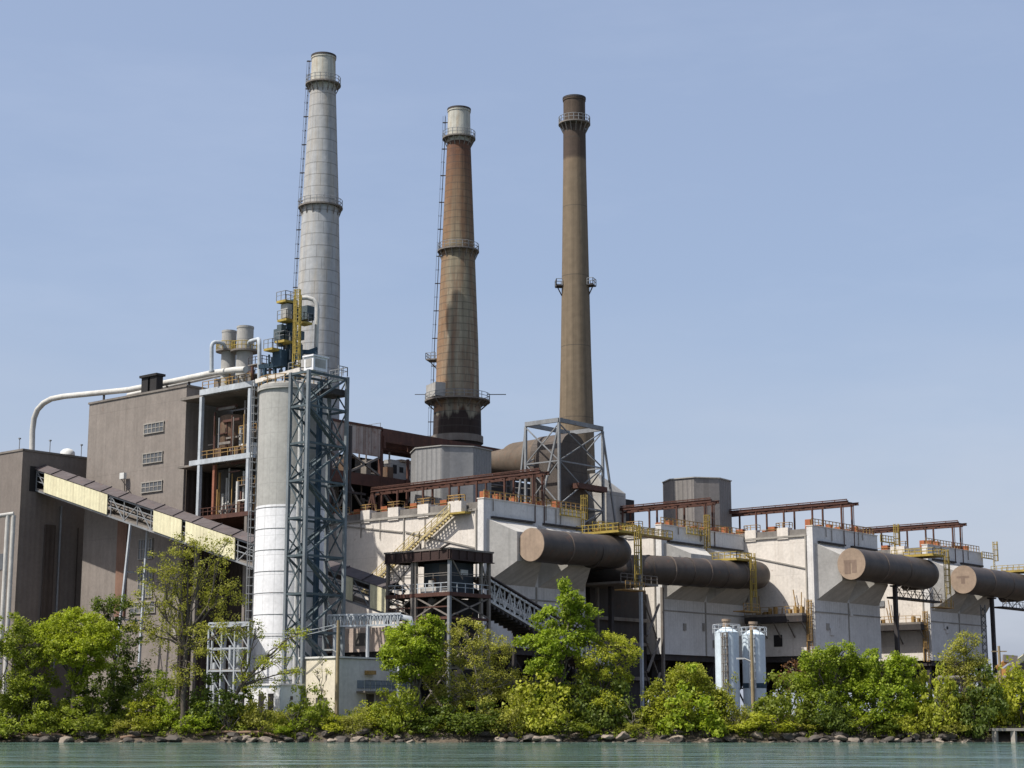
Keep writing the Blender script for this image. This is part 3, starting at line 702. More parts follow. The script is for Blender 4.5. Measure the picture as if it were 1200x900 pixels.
def gapdeck(label, a0, a1, yy, z):
    root = thing('duct_service_deck', label, 'service deck', ((a0+a1)/2, yy, z-.5))
    MB().box(a0, a1, yy-.2, yy+1.6, z-.3, z).build('deck', m_dksteel, root)
    MB().rail([(a0, yy-.1, z), (a1, yy-.1, z)], 1.1, 1.4, .08).build('railing', m_dkplat, root)
    b = MB()
    for i in range(6): b.bar((a0+i*(a1-a0)/6, yy, z), (a0+(i+1)*(a1-a0)/6, yy, z+2.2), .1); b.bar((a0+(i+1)*(a1-a0)/6, yy, z), (a0+i*(a1-a0)/6, yy, z+2.2), .1)
    b.build('brace', m_dkplat, root)
gapdeck('dark service deck below the duct in the gap between the two right-hand buildings', 84.6, 100.8, -15, 22.0)
gapdeck('dark service deck under the duct against the open sky at far right', 124.5, 150, -15, 22.3)
# ------------------------------------------------------------------ yellow ladders and platforms
def cage_ladder(mb, x, y, z0, z1, dx, dy):
    """caged ladder; (dx,dy) points away from the wall"""
    s = (-dy, dx)
    for o_ in (-.25, .25): mb.bar((x+s[0]*o_, y+s[1]*o_, z0), (x+s[0]*o_, y+s[1]*o_, z1), .09)
    z = z0
    while z < z1: mb.bar((x-s[0]*.25, y-s[1]*.25, z), (x+s[0]*.25, y+s[1]*.25, z), .06); z += .4
    z = z0+2.2
    cx, cy = x+dx*.4, y+dy*.4
    while z < z1: mb.ring((cx, cy), .42, z, .08, 8); z += 1.0
    for k in range(5):
        t = math.atan2(dy, dx)-1.3+k*.65
        mb.bar((cx+.42*math.cos(t), cy+.42*math.sin(t), z0+2.2), (cx+.42*math.cos(t), cy+.42*math.sin(t), z1), .06)
    return mb
GY = 'yellow access ladders on the ducts'
def duct_access(label, a, yd, zd, r, zroof, b0, side=1):
    """platform over the duct at x=a, caged ladder up the front wall to the roof and another down the duct's front"""
    root = thing('access_ladder', label, 'ladder', (a, yd, zd-r-3), GY)
    zp = zd+r+.35
    MB().box(a-3.2, a+1.2, yd-r-.4, b0-.1, zp-.14, zp).build('platform', m_yellow, root)
    pts = [(a-3.1, b0-.3, zp), (a-3.1, yd-r-.3, zp), (a+1.1, yd-r-.3, zp), (a+1.1, b0-.3, zp)]
    MB().rail(pts, 1.15, 1.1, .09, True).build('railing', m_yellow, root)
    k = MB(); cage_ladder(k, a-1.8, b0-.35, zp, zroof+2.4, 0, -1); k.build('upper_ladder', m_yellow, root)
    k = MB(); cage_ladder(k, a+.5, yd-r-.45, zd-r-3.2, zp+1.1, 0, -1); k.bar((a-.4, yd-r-1, zd-r-3.2), (a-.4, yd-r-1, zp), .1); k.bar((a+1.2, yd-r-1, zd-r-3.2), (a+1.2, yd-r-1, zp), .1)
    k.build('lower_ladder', m_yellow, root)
    zq = zd-r-3.2
    MB().box(a-3, a+1.6, yd-r-1.3, yd-r+.6, zq-.16, zq).build('lower_platform', m_yelrust, root)
    MB().rail([(a-2.9, yd-r-1.2, zq), (a+1.5, yd-r-1.2, zq)], 1.1, 1.1, .08).build('lower_railing', m_yelrust, root)
    zw = zroof+.25
    MB().rail([(a-7, b0-.5, zw-1.2), (a-2.4, b0-.5, zw-1.2)], 1.15, 1, .1, True).build('roof_railing', m_yellow, root)
duct_access('yellow caged ladder and platform at the bend of the duct between the first two buildings', 22.6, yd1, z1d+.35, 2.2, 31.2, 0)
duct_access('yellow caged ladder and platform over the middle of the long ribbed duct', 53.5, y2, zd2, 2.1, 31.05, 0)
duct_access('yellow caged ladder and platform at the end of the duct with the stained square plate', 91.0, y3, z3d, 2.42, 31.9, -12.5)
duct_access('yellow caged ladder and platform at the far right edge of the picture', 128.5, y3, 25.75, 2.38, 31.8, -12.5)
# long yellow gangway over the first duct
root = thing('duct_gangway', 'yellow railed gangway between the first two white buildings above the duct', 'gangway', (31, -1.5, 28))
MB().box(22.2, 40.3, -2.2, -1.0, 28.6, 28.75).build('deck', m_yelrust, root)
MB().rail([(22.2,-2.15,28.75),(40.3,-2.15,28.75)], 1.15, 1.2, .1, True).rail([(22.2,-1.05,28.75),(40.3,-1.05,28.75)], 1.15, 1.2, .09).build('railing', m_yellow, root)
# pipe on the corner of third block
root = thing('corner_ladder', 'rusty yellow ladder down the lit corner of the third white building', 'ladder', (63, -11.5, 12))
cage_ladder(MB(), 62.95, -11.9, 12, 20.5, -1, 0).build('ladder', m_yelrust, root)
MB().tube([(62.9,-11.2,12),(62.9,-11.2,19)], .12, 8).build('pipe', m_yelrust, root)
root = thing('corner_ladder', 'rusty yellow ladder down the lit corner of the furthest right building', 'ladder', (101.1, -11.5, 12))
cage_ladder(MB(), 101.1, -11.9, 12, 20.5, -1, 0).build('ladder', m_yelrust, root)
MB().tube([(101.05,-11.2,12),(101.05,-11.2,19)], .12, 8).build('pipe', m_yelrust, root)
# ------------------------------------------------------------------ stair on block 1
root = thing('stairway', 'pale yellow steel stair climbing the sunlit white side wall', 'stairs', (-.9, 12, 15))
top = Vector((-.75, 4.9, 29.6)); mid = Vector((-.75, 10.4, 26.2)); mid2 = Vector((-.75, 11.4, 26.2)); bot = Vector((-.75, 21.5, 19.6))
st_ = MB()
for p, q in ((top, mid), (mid2, bot)):
    for dx in (-.55, .45): st_.bar(p+Vector((dx,0,0)), q+Vector((dx,0,0)), .09, .32)
st_.build('stringer', m_stairy, root)
tr = MB()
for p, q in ((top, mid), (mid2, bot)):
    n = int(abs(p.z-q.z)/.3)
    for i in range(n): c_ = p.lerp(q, (i+.5)/n); tr.box(c_.x-.5, c_.x+.4, c_.y-.16, c_.y+.16, c_.z-.03, c_.z+.04)
tr.build('tread', m_stairy, root)
rl = MB()
for dx in (-.58, .42):
    for p, q in ((top, mid), (mid, mid2), (mid2, bot)): rl.rail([p+Vector((dx,0,.1)), q+Vector((dx,0,.1))], 1.05, 1.2, .08)
rl.build('handrail', m_stairy, root)
MB().box(-1.3, -.15, 2.2, 5.2, 29.3, 29.55).build('landing', m_yellow, root)
MB().box(-1.25, -.2, 2.9, 5.0, 29.56, 31.0).build('landing_screen', m_white, root)
MB().rail([(-1.25,2.3,31),(-1.25,5.2,31)], .8, 1, .08).build('landing_rail', m_yelrust, root)
sp = MB()
for y, z in ((10.9, 26), (17, 22.2)): sp.bar((-.75, y, z), (-.12, y, z-1.8), .14); sp.bar((-.75, y, z-.2), (-.75, y, z-3.4), .14)
split(sp, 'bracket', m_dkplat, root)
# ------------------------------------------------------------------ braced silver frame and big duct behind
root = thing('braced_frame', 'silver grey braced steel frame standing round the foot of the tan chimney', 'steel frame', (32, 12, 30))
A0 = P(655,492,F=262); zt = A0.z; A1 = P(616,497,a=A0.x); A2 = P(706,497,b=A0.y)
A3 = Vector((A2.x, A1.y, zt))
cor = [Vector((p.x, p.y, zt)) for p in (A0, A1, A3, A2)]
tb = MB()
for i in range(4): tb.bar(cor[i], cor[(i+1)%4], .4, .65)
tb.build('top_beam', m_galv, root)
for p in cor: MB().bar(p-Vector((0,0,.4)), Vector((p.x,p.y,24)), .36).build('leg', m_galv, root)
for p, d in ((cor[0], (0,4.5)), (cor[1], (0,2.0)), (cor[3], (3.4,0)), (cor[2], (3.4,0))):
    MB().bar(p-Vector((0,0,.6)), Vector((p.x+d[0], p.y+d[1], 31)), .28).build('raker', m_galv, root)
bb = MB()
for i in range(4):
    p, q = cor[i], cor[(i+1)%4]
    zs = [zt-.5, zt-6.2, 34, 29]
    for za, zb_ in zip(zs, zs[1:]):
        bb.bar((p.x,p.y,za),(q.x,q.y,zb_),.15); bb.bar((q.x,q.y,za),(p.x,p.y,zb_),.15); bb.bar((p.x,p.y,zb_),(q.x,q.y,zb_),.2)
bb.build('brace', m_galv, root)
MB().box(A0.x+4, A2.x+.3, A0.y-.6, A0.y+.8, zt-10, zt-9.2).build('beam', m_rust, root)
# arch duct
root = thing('flue_breeching', 'big brown flue with a rounded hood turning down inside the silver frame', 'flue duct', (32, 16, 28))
bF = A0.y+1.3
xl, xr = P(657,540,b=bF).x, P(688,540,b=bF).x; zc = P(672,532,b=bF).z; rr_ = (xr-xl)/2; yB = bF+6.0
m_breech = M('breeching_dark', (.085,.07,.06), (.05,.04,.035), .5, corr=1.1, corrs=.15, seam=(0, 4.4, .1), rust=.06)
n = 16; ol = [(xl, 26), (xr, 26)]+[((xl+xr)/2+rr_*math.cos(math.pi*i/n), zc+rr_*math.sin(math.pi*i/n)) for i in range(n+1)]
mb = MB(); k = len(ol); mb.v = [(x, bF, z) for x, z in ol]+[(x, yB, z) for x, z in ol]
mb.f = [tuple(range(k)), tuple(range(2*k-1, k-1, -1))]+[(i, (i+1)%k, k+(i+1)%k, k+i) for i in range(k)]
mb.f = [tuple(reversed(q)) for q in mb.f]; mb.sm = [False]*len(mb.f)
mb.build('hood', m_breech, root)
m_flueb = M('weathered_brown_flue', (.115,.088,.065), (.07,.055,.043), .5, rust=.2, kz=.3)
p0 = Vector((xl+3.4, bF+4.6, P(648,530,a=xl).z-.6)); p1_ = P(572,543,F=281)
MB().tube([lerp(p0,p1_,t) for t in (0,.12,.3,.5,.7,.85,1,1.2)], [3.55,3.5,3.2,2.75,2.3,2.0,1.75,1.6], 32).build('tapered_flue', m_flueb, root)
MB().tube([Vector((xl+rr_, yB-.2, zc)), Vector((xl+rr_+.5, yB+6, zc)), Vector((c3.x, c3.y, zc+.5))], rr_*.93, 28).build('stack_flue', m_flueb, root)
root = thing('hopper_house', 'pale grey slab sided hopper behind the right legs of the silver frame', 'hopper', P(700,600,F=285))
q0 = P(693,568,F=282)
MB().box(q0.x, q0.x+5.2, q0.y-3, q0.y+3, 27, q0.z-1.2).build('wall', m_gstack, root)
MB().hexa([(q0.x,q0.y-3,q0.z-1.19),(q0.x+5.2,q0.y-3,q0.z-1.19),(q0.x+5.2,q0.y+3,q0.z-1.19),(q0.x,q0.y+3,q0.z-1.19),(q0.x,q0.y-1,q0.z+1.8),(q0.x+.6,q0.y-1,q0.z+1.8),(q0.x+.6,q0.y+2,q0.z+1.8),(q0.x,q0.y+2,q0.z+1.8)]).build('sloped_roof', m_gstack, root)
# ------------------------------------------------------------------ tan building
TA, TB = -15.5, 43.1
root = thing('tall_tan_building', 'tall tan metal clad building with louvred windows, left of the white silo', 'industrial building', (-6, 55, GZ))
zt = P(219,453,a=TA).z
MB().box(TA, 5, TB, 65.95, GZ, zt).build('wall', m_tan, root)
MB().box(TA-.15, 5.1, TB-.15, 66.1, zt+.003, zt+.3).build('roof', m_dkplat, root)
for (x0,y0),(x1,y1) in (((170,496),(192,507)),((168.5,531),(190.5,542)),((167,565),(190,576)),((163.5,632),(178.5,655)),((163,668),(178.5,700)),((153,706),(182,718))):
    a_ = P(x0,y0,a=TA); b_ = P(x1,y1,a=TA); zc_ = (P(x0,(y0+y1)/2,a=TA).z+P(x1,(y0+y1)/2,a=TA).z)/2
    hh = (y1-y0)*.118; y_lo, y_hi = min(a_.y,b_.y), max(a_.y,b_.y)
    w = MB().box(TA-.1, TA-.003, y_lo, y_hi, zc_-hh/2, zc_+hh/2).build('window', m_glass, root)
    fr_ = MB(); e = .14
    for z_ in (zc_-hh/2-e, zc_+hh/2): fr_.box(TA-.2, TA-.004, y_lo-e, y_hi+e, z_, z_+e)
    for i in range(6): yy = y_lo+(y_hi-y_lo)*i/5; fr_.box(TA-.17, TA-.103, yy-.06, yy+.06, zc_-hh/2, zc_+hh/2)
    fr_.box(TA-.16, TA-.104, y_lo, y_hi, zc_-.05, zc_+.05)
    fr_.build('frame', m_frame, w)
s_ = P(145,640,a=TA); MB().box(TA-.35, TA-.004, s_.y-1, s_.y+1.2, 17, P(145,608,a=TA).z).build('rust_downpipe', M('faded_rust_streak', (.20,.115,.08), None, .5), root)
dr = P(240,640,b=TB); MB().box(P(214,600,a=TA-.1).x, P(214,600,a=TA-.1).x+.01, TB+.3, TB+1, 14, 15).build('vent_plate', m_frame, root)
for px_ in (173, 183):
    q = P(px_,457,a=TA+.9); g = thing('roof_vent', 'black square roof vent on the tan building, the %s of the pair' % ('left' if px_ == 173 else 'right'), 'roof vent', (q.x,q.y,zt+.3), 'pair of black roof vents')
    MB().box(q.x-.6, q.x+.6, q.y-.75, q.y+.75, zt+.3, zt+2.6).build('stack', m_black, g)
    MB().box(q.x-.85, q.x+.85, q.y-1.0, q.y+1.0, zt+2.603, zt+2.95).build('hood', m_black, g)
q = P(149,558,a=TA); g = thing('flood_light', 'small pale floodlight on a bracket above the conveyor gallery', 'floodlight', (TA-.8, q.y, q.z-1.5))
MB().box(TA-1.0, TA-.5, q.y-.5, q.y+.5, q.z-.5, q.z+.4).build('lamp_housing', m_shed, g)
MB().bar((TA-.75, q.y-.3, q.z-.5), (TA-.1, q.y+.3, q.z-2.2), .1).bar((TA-.7,q.y+.4,q.z-.5),(TA-.1,q.y-1.2,q.z-2.6),.08).build('bracket', m_dksteel, g)
# brown box building
BA, BB = -24, 70.1
zb_ = P(27,528,a=BA).z
root = thing('brown_transfer_building', 'low brown metal clad building at the left edge where the conveyor gallery ends', 'industrial building', (-18, 82, GZ))
MB().box(BA, -11.2, BB, 100, GZ, zb_).build('wall', m_brown, root)
MB().box(BA-.12, -11.1, BB-.12, 100, zb_+.003, zb_+.3).build('roof', m_dkplat, root)
MB().box(-22.6, -16.9, BB-.06, BB-.003, P(60,580,b=BB).z+.2, P(45,548,b=BB).z+.1).build('gallery_opening', m_black, root)
MB().box(-19.6, -17.9, BB-.5, BB-.004, 3, 31).build('painted_shadow_band', m_dkbrown, root)  # dark strip that paints in the shadow band below the gallery
MB().tube([(-16.9,BB-.3,8),(-16.9,BB-.3,34)], .16, 8).build('downpipe', m_galv, root)
MB().box(-13.6, -13.45, BB-.08, BB-.004, 4, 31).build('panel_joint', m_dkbrown, root)
q = P(8,620,a=BA)
wd = P(4,655,a=BA); MB().box(BA-.08, BA-.004, wd.y-1.0, wd.y+3, wd.z-1.6, wd.z+.8).build('window', m_glass, root)
for px_ in (22, 58, 95):
    q = P(px_,535,b=BB+5) if px_ > 30 else P(px_, 535, a=BA+4)
    g = thing('lightning_rod', {22:'thin lightning rod at the left end of the brown roof',58:'thin lightning rod in the middle of the brown roof',95:'thin lightning rod beside the white roof fan'}[px_], 'rod', (q.x,q.y,zb_+.3), 'thin rods on the brown roof')
    MB().bar((q.x,q.y,zb_+.3),(q.x,q.y,zb_+3.0),.09).build('mast', m_galv, g); MB().box(q.x-.15,q.x+.15,q.y-.15,q.y+.15,zb_+2.9,zb_+3.1).build('tip', m_galv, g)
q = P(79,535,b=BB+4)
g = thing('roof_fan', 'small white domed roof fan on the brown building', 'roof fan', (q.x,q.y,zb_+.3))
MB().lathe(q, [(1.0,zb_+.3),(1.0,zb_+.9)], 16).build('curb', m_shed, g); MB().lathe(q, [(1.15,zb_+.903),(1.1,zb_+1.4),(.7,zb_+1.8),(.2,zb_+1.95)], 16).build('dome', m_shed, g)
# grey pipe portal at far left
root = thing('pipe_portal', 'pale square pipe portal standing before the brown wall at the far left', 'pipe portal', P(10,712,F=232))
q1 = P(16,604,F=232); q0 = P(12,730,F=232); ql = P(-12,608,F=232)
for dx in (0, .75): MB().tube([(q1.x-dx*R2[0], q1.y-dx*R2[1], GZ), (q1.x-dx*R2[0], q1.y-dx*R2[1], q1.z-.003*dx)], .3, 12).build('leg', m_pipe, root)
MB().tube([q1+Vector((0,0,.2)), ql+Vector((0,0,.2))], .3, 12).build('crossbar', m_pipe, root)
# ------------------------------------------------------------------ conveyor gallery
GA = -21.5; GW = 3.0
pA = P(48,551,a=GA); pB = P(452,688,a=GA); sl = (pB.z-pA.z)/(pB.y-pA.y)
def gz(y): return pA.z+(y-pA.y)*sl
y0g, y1g = 69.9, -3.4; Hh = 3.1
root = thing('conveyor_gallery', 'long sloping conveyor gallery with cream panels between the brown building and the dark transfer house', 'conveyor', (GA+1.5, 33, 3))
def slab(mb, x0, x1, ya, yb, o0, o1):
    mb.hexa([(x0,ya,gz(ya)+o0),(x1,ya,gz(ya)+o0),(x1,yb,gz(yb)+o0),(x0,yb,gz(yb)+o0),(x0,ya,gz(ya)+o1),(x1,ya,gz(ya)+o1),(x1,yb,gz(yb)+o1),(x0,yb,gz(yb)+o1)]); return mb
rf = MB()
nseg = 72
for i in range(nseg):
    ya, yb = y0g+(y1g-y0g)*i/nseg, y0g+(y1g-y0g)*(i+1)/nseg-(.02)
    xm = GA+GW/2
    rf.quad((GA-.35,ya,gz(ya)-.1),(GA-.35,yb,gz(yb)-.1),(xm,yb,gz(yb)+.75),(xm,ya,gz(ya)+.75))
    rf.quad((xm,ya,gz(ya)+.75),(xm,yb,gz(yb)+.75),(GA+GW+.35,yb,gz(yb)-.1),(GA+GW+.35,ya,gz(ya)-.1))
    if i % 4 == 0: rf.bar((GA-.35,ya,gz(ya)-.02),(xm,ya,gz(ya)+.83),.14)
slab(rf, GA-.3, GA+GW+.3, y1g, y0g, -.16, -.1)
rf.build('roof', m_gallroof, root)
slab(MB(), GA, GA+GW, y1g, y0g, -Hh, -Hh+.22).build('floor', m_dkplat, root)
slab(MB(), GA+.9, GA+2.1, y1g, y0g, -Hh+1.0, -Hh+1.12).build('belt', m_dksteel, root)
slab(MB(), GA+GW-.1, GA+GW, y1g, y0g, -Hh+1.5, -.9).build('rear_panel', m_dkbrown, root)
tb = MB()
for x in (GA, GA+GW): slab(tb, x-.12, x+.12, y1g, y0g, -Hh-.25, -Hh-.003); slab(tb, x-.1, x+.1, y1g, y0g, -.42, -.2); slab(tb, x-.07, x+.07, y1g, y0g, -Hh+1.2, -Hh+1.32); slab(tb, x-.05, x+.05, y1g, y0g, -Hh+2.0, -Hh+2.1)
nn = 24
for i in range(nn):
    ya, yb = y0g+(y1g-y0g)*i/nn, y0g+(y1g-y0g)*(i+1)/nn
    for x in (GA, GA+GW):
        tb.bar((x,ya,gz(ya)-Hh),(x,ya,gz(ya)-.3),.13)
        if i % 2: tb.bar((x,ya,gz(ya)-Hh),(x,yb,gz(yb)-.3),.12)
        else: tb.bar((x,ya,gz(ya)-.3),(x,yb,gz(yb)-Hh),.12)
    tb.bar((GA,ya,gz(ya)-Hh-.1),(GA+GW,ya,gz(ya)-Hh-.1),.16)
tb.build('truss', m_galv, root)
ybs = [P(x,y,a=GA).y for x,y in ((54,556),(128,577),(182,597),(215,608),(219.5,609),(277,640),(407,672),(415,676),(436,683),(455,690))]
for i in range(0, 10, 2):
    hi, lo = ybs[i], ybs[i+1]
    slab(MB(), GA-.3, GA-.16, max(lo, y1g), hi, -Hh+.05, -.22).build('side_panel', m_cream, root)
for (xt,yt),(xb,yb_) in (((163,617),(148,730)),((110,602),(104,700))):
    q = P(xt,yt,a=GA+1.5)
    if xt == 110: continue
    k = MB(); z_ = gz(q.y)-Hh-.2
    for x, ex in ((GA, -.6), (GA+GW, .8)): k.bar((x,q.y,z_),(x+ex,q.y+2.0,GZ),.3)
    for t_ in (.25,.5,.75): k.bar(lerp((GA,q.y,z_),(GA-.6,q.y+2,GZ),t_), lerp((GA+GW,q.y,z_),(GA+GW+.8,q.y+2,GZ),t_), .2)
    k.build('trestle', m_pgrey, root)
# ------------------------------------------------------------------ gooseneck pipe
root = thing('gooseneck_pipe', 'long pale pipe with a gooseneck bend running over the tan roof', 'pipe', (-14, 70, zb_))
GX = -12.4
raw = [(37.5,530),(38,505),(40,490),(44,480),(51,472.5),(60,467.5),(75,464.5),(110,461),(150,457),(200,447.5),(250,437),(276,433.5),(288,433)]
pp = [P(x,y,a=GX if x < 240 else {250:-14.6,276:-17.6,288:-18.4}[x]) for x,y in raw]
MB().tube(pp, .44, 14).build('pipe_run', m_pipe, root)
for x,y in ((122,460),(222,444),(196,449)):
    q = P(x,y,a=GX); MB().bar((q.x,q.y,zt_:=P(219,453,a=TA).z+.3),(q.x,q.y,q.z-.4),.25).build('support', m_dksteel, root)
q0_ = P(150,463,a=GX+2); q1_ = P(250,441,a=GX+2)
MB().tube([q0_, lerp(q0_,q1_,.3), q1_, P(262,439,a=GX+2)], .3, 10).build('branch_pipe', m_pipe, root)
# ------------------------------------------------------------------ pale frame bay next to tan building
root = thing('silo_bay', 'open pale steel bay with rusty vessels between the tan building and the white silo', 'steel structure', (-10, 32, GZ))
FA = -17.2; q = P(237,462,a=FA); yF0 = q.y; zt2 = q.z; yF1 = P(303,452,a=FA).y+1.6; zm = P(237,542,a=FA).z; zlw = P(245,606,a=FA).z
for y_ in (yF0, yF1): MB().bar((FA,y_,zlw),(FA,y_,zt2-.4),.5).build('post', m_pgrey, root); MB().bar((FA,y_,GZ),(FA,y_,zlw-.41),.5).build('lower_post', m_dkplat, root)
for x_ in (FA+10,):
    for y_ in (yF0, yF1): MB().bar((x_,y_,GZ),(x_,y_,zt2-.4),.5).build('post', m_dkplat, root)
MB().box(FA-.3, FA+.3, yF1-1, yF0+.25, zt2-.2, zt2+.6).build('top_beam', m_pgrey, root)
MB().box(FA-.3, FA+.3, yF1-1, yF0+2.0, zm-.3, zm+.4).build('mid_beam', m_pgrey, root)
MB().box(FA-.3, FA+.3, yF1-1, yF0, zlw-.4, zlw+.2).build('lower_beam', m_rust, root)
MB().box(FA+.31, -7.05, yF1-1, TB-.3, zt2-.3, zt2+.1).build('roof_deck', m_dkplat, root)
MB().box(FA+.31, -7.05, yF1-1, TB-.3, zm-.3, zm).build('floor', m_dkplat, root)
MB().box(FA+.31, -7.05, yF1-1, TB-.3, zlw-.3, zlw).build('floor', m_rust, root)
MB().box(-7, -6.6, yF1, TB-.3, GZ, zt2-.5).build('back_wall', m_dkbrown, root)
MB().box(-15.2, 5, TB-.25, TB-.05, GZ, zm).build('side_wall', m_dkbrown, root)
vc = P(275,505,a=-10); vc = Vector((-13, P(275,505,a=-13).y, 0)); vr = 2.2
MB().lathe(vc, [(vr*.5,zm+.3),(vr,zm+2.5),(vr,zt2-3.3),(vr*.9,zt2-2.9)], 24).build('rusty_vessel', m_rvessel, root)
vc2 = Vector((-11, P(274,570,a=-11).y, 0))
MB().lathe(vc2, [(vr*1.15,zlw+.05),(vr*1.15,zm-.6)], 24).build('grey_tank', m_dvessel, root)
MB().rail([(FA,yF0,zm+.45),(FA,yF1,zm+.45)],1.1,1.4,.09).build('railing', m_yelrust, root)
MB().rail([(FA,yF0,zlw+.2),(FA,yF1,zlw+.2)],1.1,1.0,.08).build('railing', m_rust, root)
MB().rail([(FA,yF0,zt2+.65),(FA,yF1,zt2+.65)],1.1,1.2,.09).build('railing', m_yelrust, root)
rnd = random.Random(11); pb = MB()
for i in range(9):
    y_ = rnd.uniform(yF1+1, yF0-.6); x_ = FA+rnd.uniform(1,4); z0 = rnd.choice((zlw, zm)); pb.tube([(x_,y_,z0),(x_,y_,z0+rnd.uniform(2.5,8))], rnd.uniform(.1,.26), 8)
    pb.tube([(x_,y_,z0+2),(x_,y_-rnd.uniform(1,4),z0+2)], .12, 8)
split(pb, 'pipework', m_pipe, root)
eq = MB(); 
for i in range(8):
    y_ = rnd.uniform(yF1+.5, yF0-1.5); z0 = rnd.choice((zlw, zm, zm)); w = rnd.uniform(.6,1.5); eq.box(FA+1+rnd.random()*2, FA+2.6+rnd.random()*2, y_, y_+w, z0+.003, z0+rnd.uniform(.6,2.0))
split(eq, 'equipment', m_rvessel, root)
MB().box(FA+2, FA+4, yF1+1.5, yF1+4, zm+.003, zm+2.3).build('pale_tank', m_shed, root)
MB().bar((FA+1.5,yF0-4,zlw),(FA+4,yF0-8,zm-.4),.35).build('chute', m_dksteel, root)
MB().bar((FA+.5,yF0-2.6,zlw+.2),(FA+.5,yF0-2.6,zm-.5),.42).build('red_pipe', M('red_brown_pipe',(.26,.10,.06),None,.4), root)
rnd = random.Random(14)
for i in range(26):
    y_ = rnd.uniform(yF1+.3, yF0-.5); x_ = FA+rnd.uniform(.5,3); z0 = rnd.choice((zlw, zm)); hh = rnd.uniform(3,9)
    MB().bar((x_,y_,z0),(x_,y_,z0+hh),rnd.choice((.12,.18,.25))).build('stanchion', rnd.choice((m_dkplat,m_galv,m_yelrust,m_rust)), root)
for i in range(18):
    z0 = rnd.choice((zlw, zm))+rnd.uniform(1.0,8); x_ = FA+rnd.uniform(.8,4); ya_ = rnd.uniform(yF1, yF0-3)
    MB().bar((x_,ya_,z0),(x_,ya_+rnd.uniform(2,5),z0),rnd.choice((.15,.25,.35))).build('cross_beam', rnd.choice((m_dkplat,m_rust,m_dksteel)), root)
for z0 in (zlw+4.2, zm+3.6):
    MB().box(FA+1.2, FA+5, yF1, yF1+3.6, z0-.12, z0).build('mezzanine', m_dkplat, root)
    MB().rail([(FA+1.25,yF1+3.6,z0),(FA+1.25,yF1,z0)],1.05,.9,.08).build('railing', m_yelrust, root)
# rooftop plant of this bay
g = MB(); rnd = random.Random(4)
for i in range(16):
    y_ = rnd.uniform(yF1, yF0-1); x_ = FA+rnd.uniform(.8,6); w = rnd.uniform(.4,1.5); g.box(x_,x_+w,y_,y_+w,zt2+.12,zt2+rnd.uniform(.8,2.6))
split(g, 'roof_plant', m_dkplat, root)
rnd = random.Random(44)
for i in range(30):
    y_ = rnd.uniform(yF1-1.2, yF0-1); x_ = FA+rnd.uniform(.2,5); z0 = zt2+.12; k_ = rnd.random()
    q_ = Vector((x_,y_,z0+rnd.uniform(0,2.4)))
    e_ = Vector((0,0,rnd.uniform(.8,2.6))) if k_ < .45 else (Vector((0,-rnd.uniform(.8,2.6),0)) if k_ < .8 else Vector((rnd.uniform(.8,2),0,0)))
    if k_ < .45: q_.z = z0
    MB().bar(q_, q_+e_, rnd.choice((.12,.2,.3))).build('roof_steel', rnd.choice((m_dksteel,m_dkplat,m_yelrust,m_yellow,m_galv,m_rust)), root)
for z0 in (zt2+1.6, zt2+3.0):
    MB().box(FA+.6, FA+3.2, yF1-1.5, yF1+1.4, z0, z0+.14).build('roof_platform', m_dkplat, root)
    MB().rail([(FA+.65,yF1+1.35,z0+.14),(FA+.65,yF1-1.45,z0+.14),(FA+3.1,yF1-1.45,z0+.14)],1.0,.8,.08).build('railing', m_dksteel, root)
# twin grey stacks
for (xl_,xr_,yt_,nm,F_) in ((259,276,388,'shorter left one',243),(276.5,296,383,'taller right one',241)):
    q = P((xl_+xr_)/2,430,F=F_); zt_ = P((xl_+xr_)/2,yt_,F=F_).z; r_ = fr(xl_,xr_,400,F_)
    g = thing('vent_stack','short grey steel vent stack above the pale bay, the %s of the pair' % nm,'vent stack',(q.x,q.y,zt2+.1),'pair of grey vent stacks')
    MB().lathe(q,[(r_,zt2+.1),(r_,zt_-.3),(r_*1.04,zt_-.3),(r_*1.04,zt_),(r_*.9,zt_),(r_*.9,zt_-2)],28,smooth=False).build('shaft', m_gstack, g)
    ring_platform(g,q,r_+.8,r_-.02,P(280,412,F=F_).z,m_dkplat,m_yellow,False)
def hookpipe(label, pts, r, mat):
    g = thing('vent_pipe', label, 'pipe', tuple(pts[0])); pts = [Vector(p) for p in pts]
    out = [pts[0]]
    for a_, b_, c_ in zip(pts, pts[1:], pts[2:]):
        for t_ in (0,.25,.5,.75,1):
            out.append((lerp(b_,a_,min(.5,.9/(a_-b_).length))*(1-t_)**2+b_*2*t_*(1-t_)+lerp(b_,c_,min(.5,.9/(c_-b_).length))*t_**2))
    out.append(pts[-1]); MB().tube(out, r, 10).build('pipe', mat, g)
    MB().tube([pts[0], pts[0]+(pts[1]-pts[0]).normalized()*.25], r*1.5, 10).build('flange', mat, g)
hookpipe('pale hooked vent pipe beside the shorter grey vent stack', [P(248,436,F=240),P(248,400,F=240),P(262,402,F=241),P(264,408,F=241.5)], .28, m_pgrey)
hookpipe('white hooked vent pipe right of the taller grey vent stack', [P(304,450,F=232),P(304,397,F=232),P(293,400,F=239),P(291,404,F=239.5)], .28, m_pgrey)
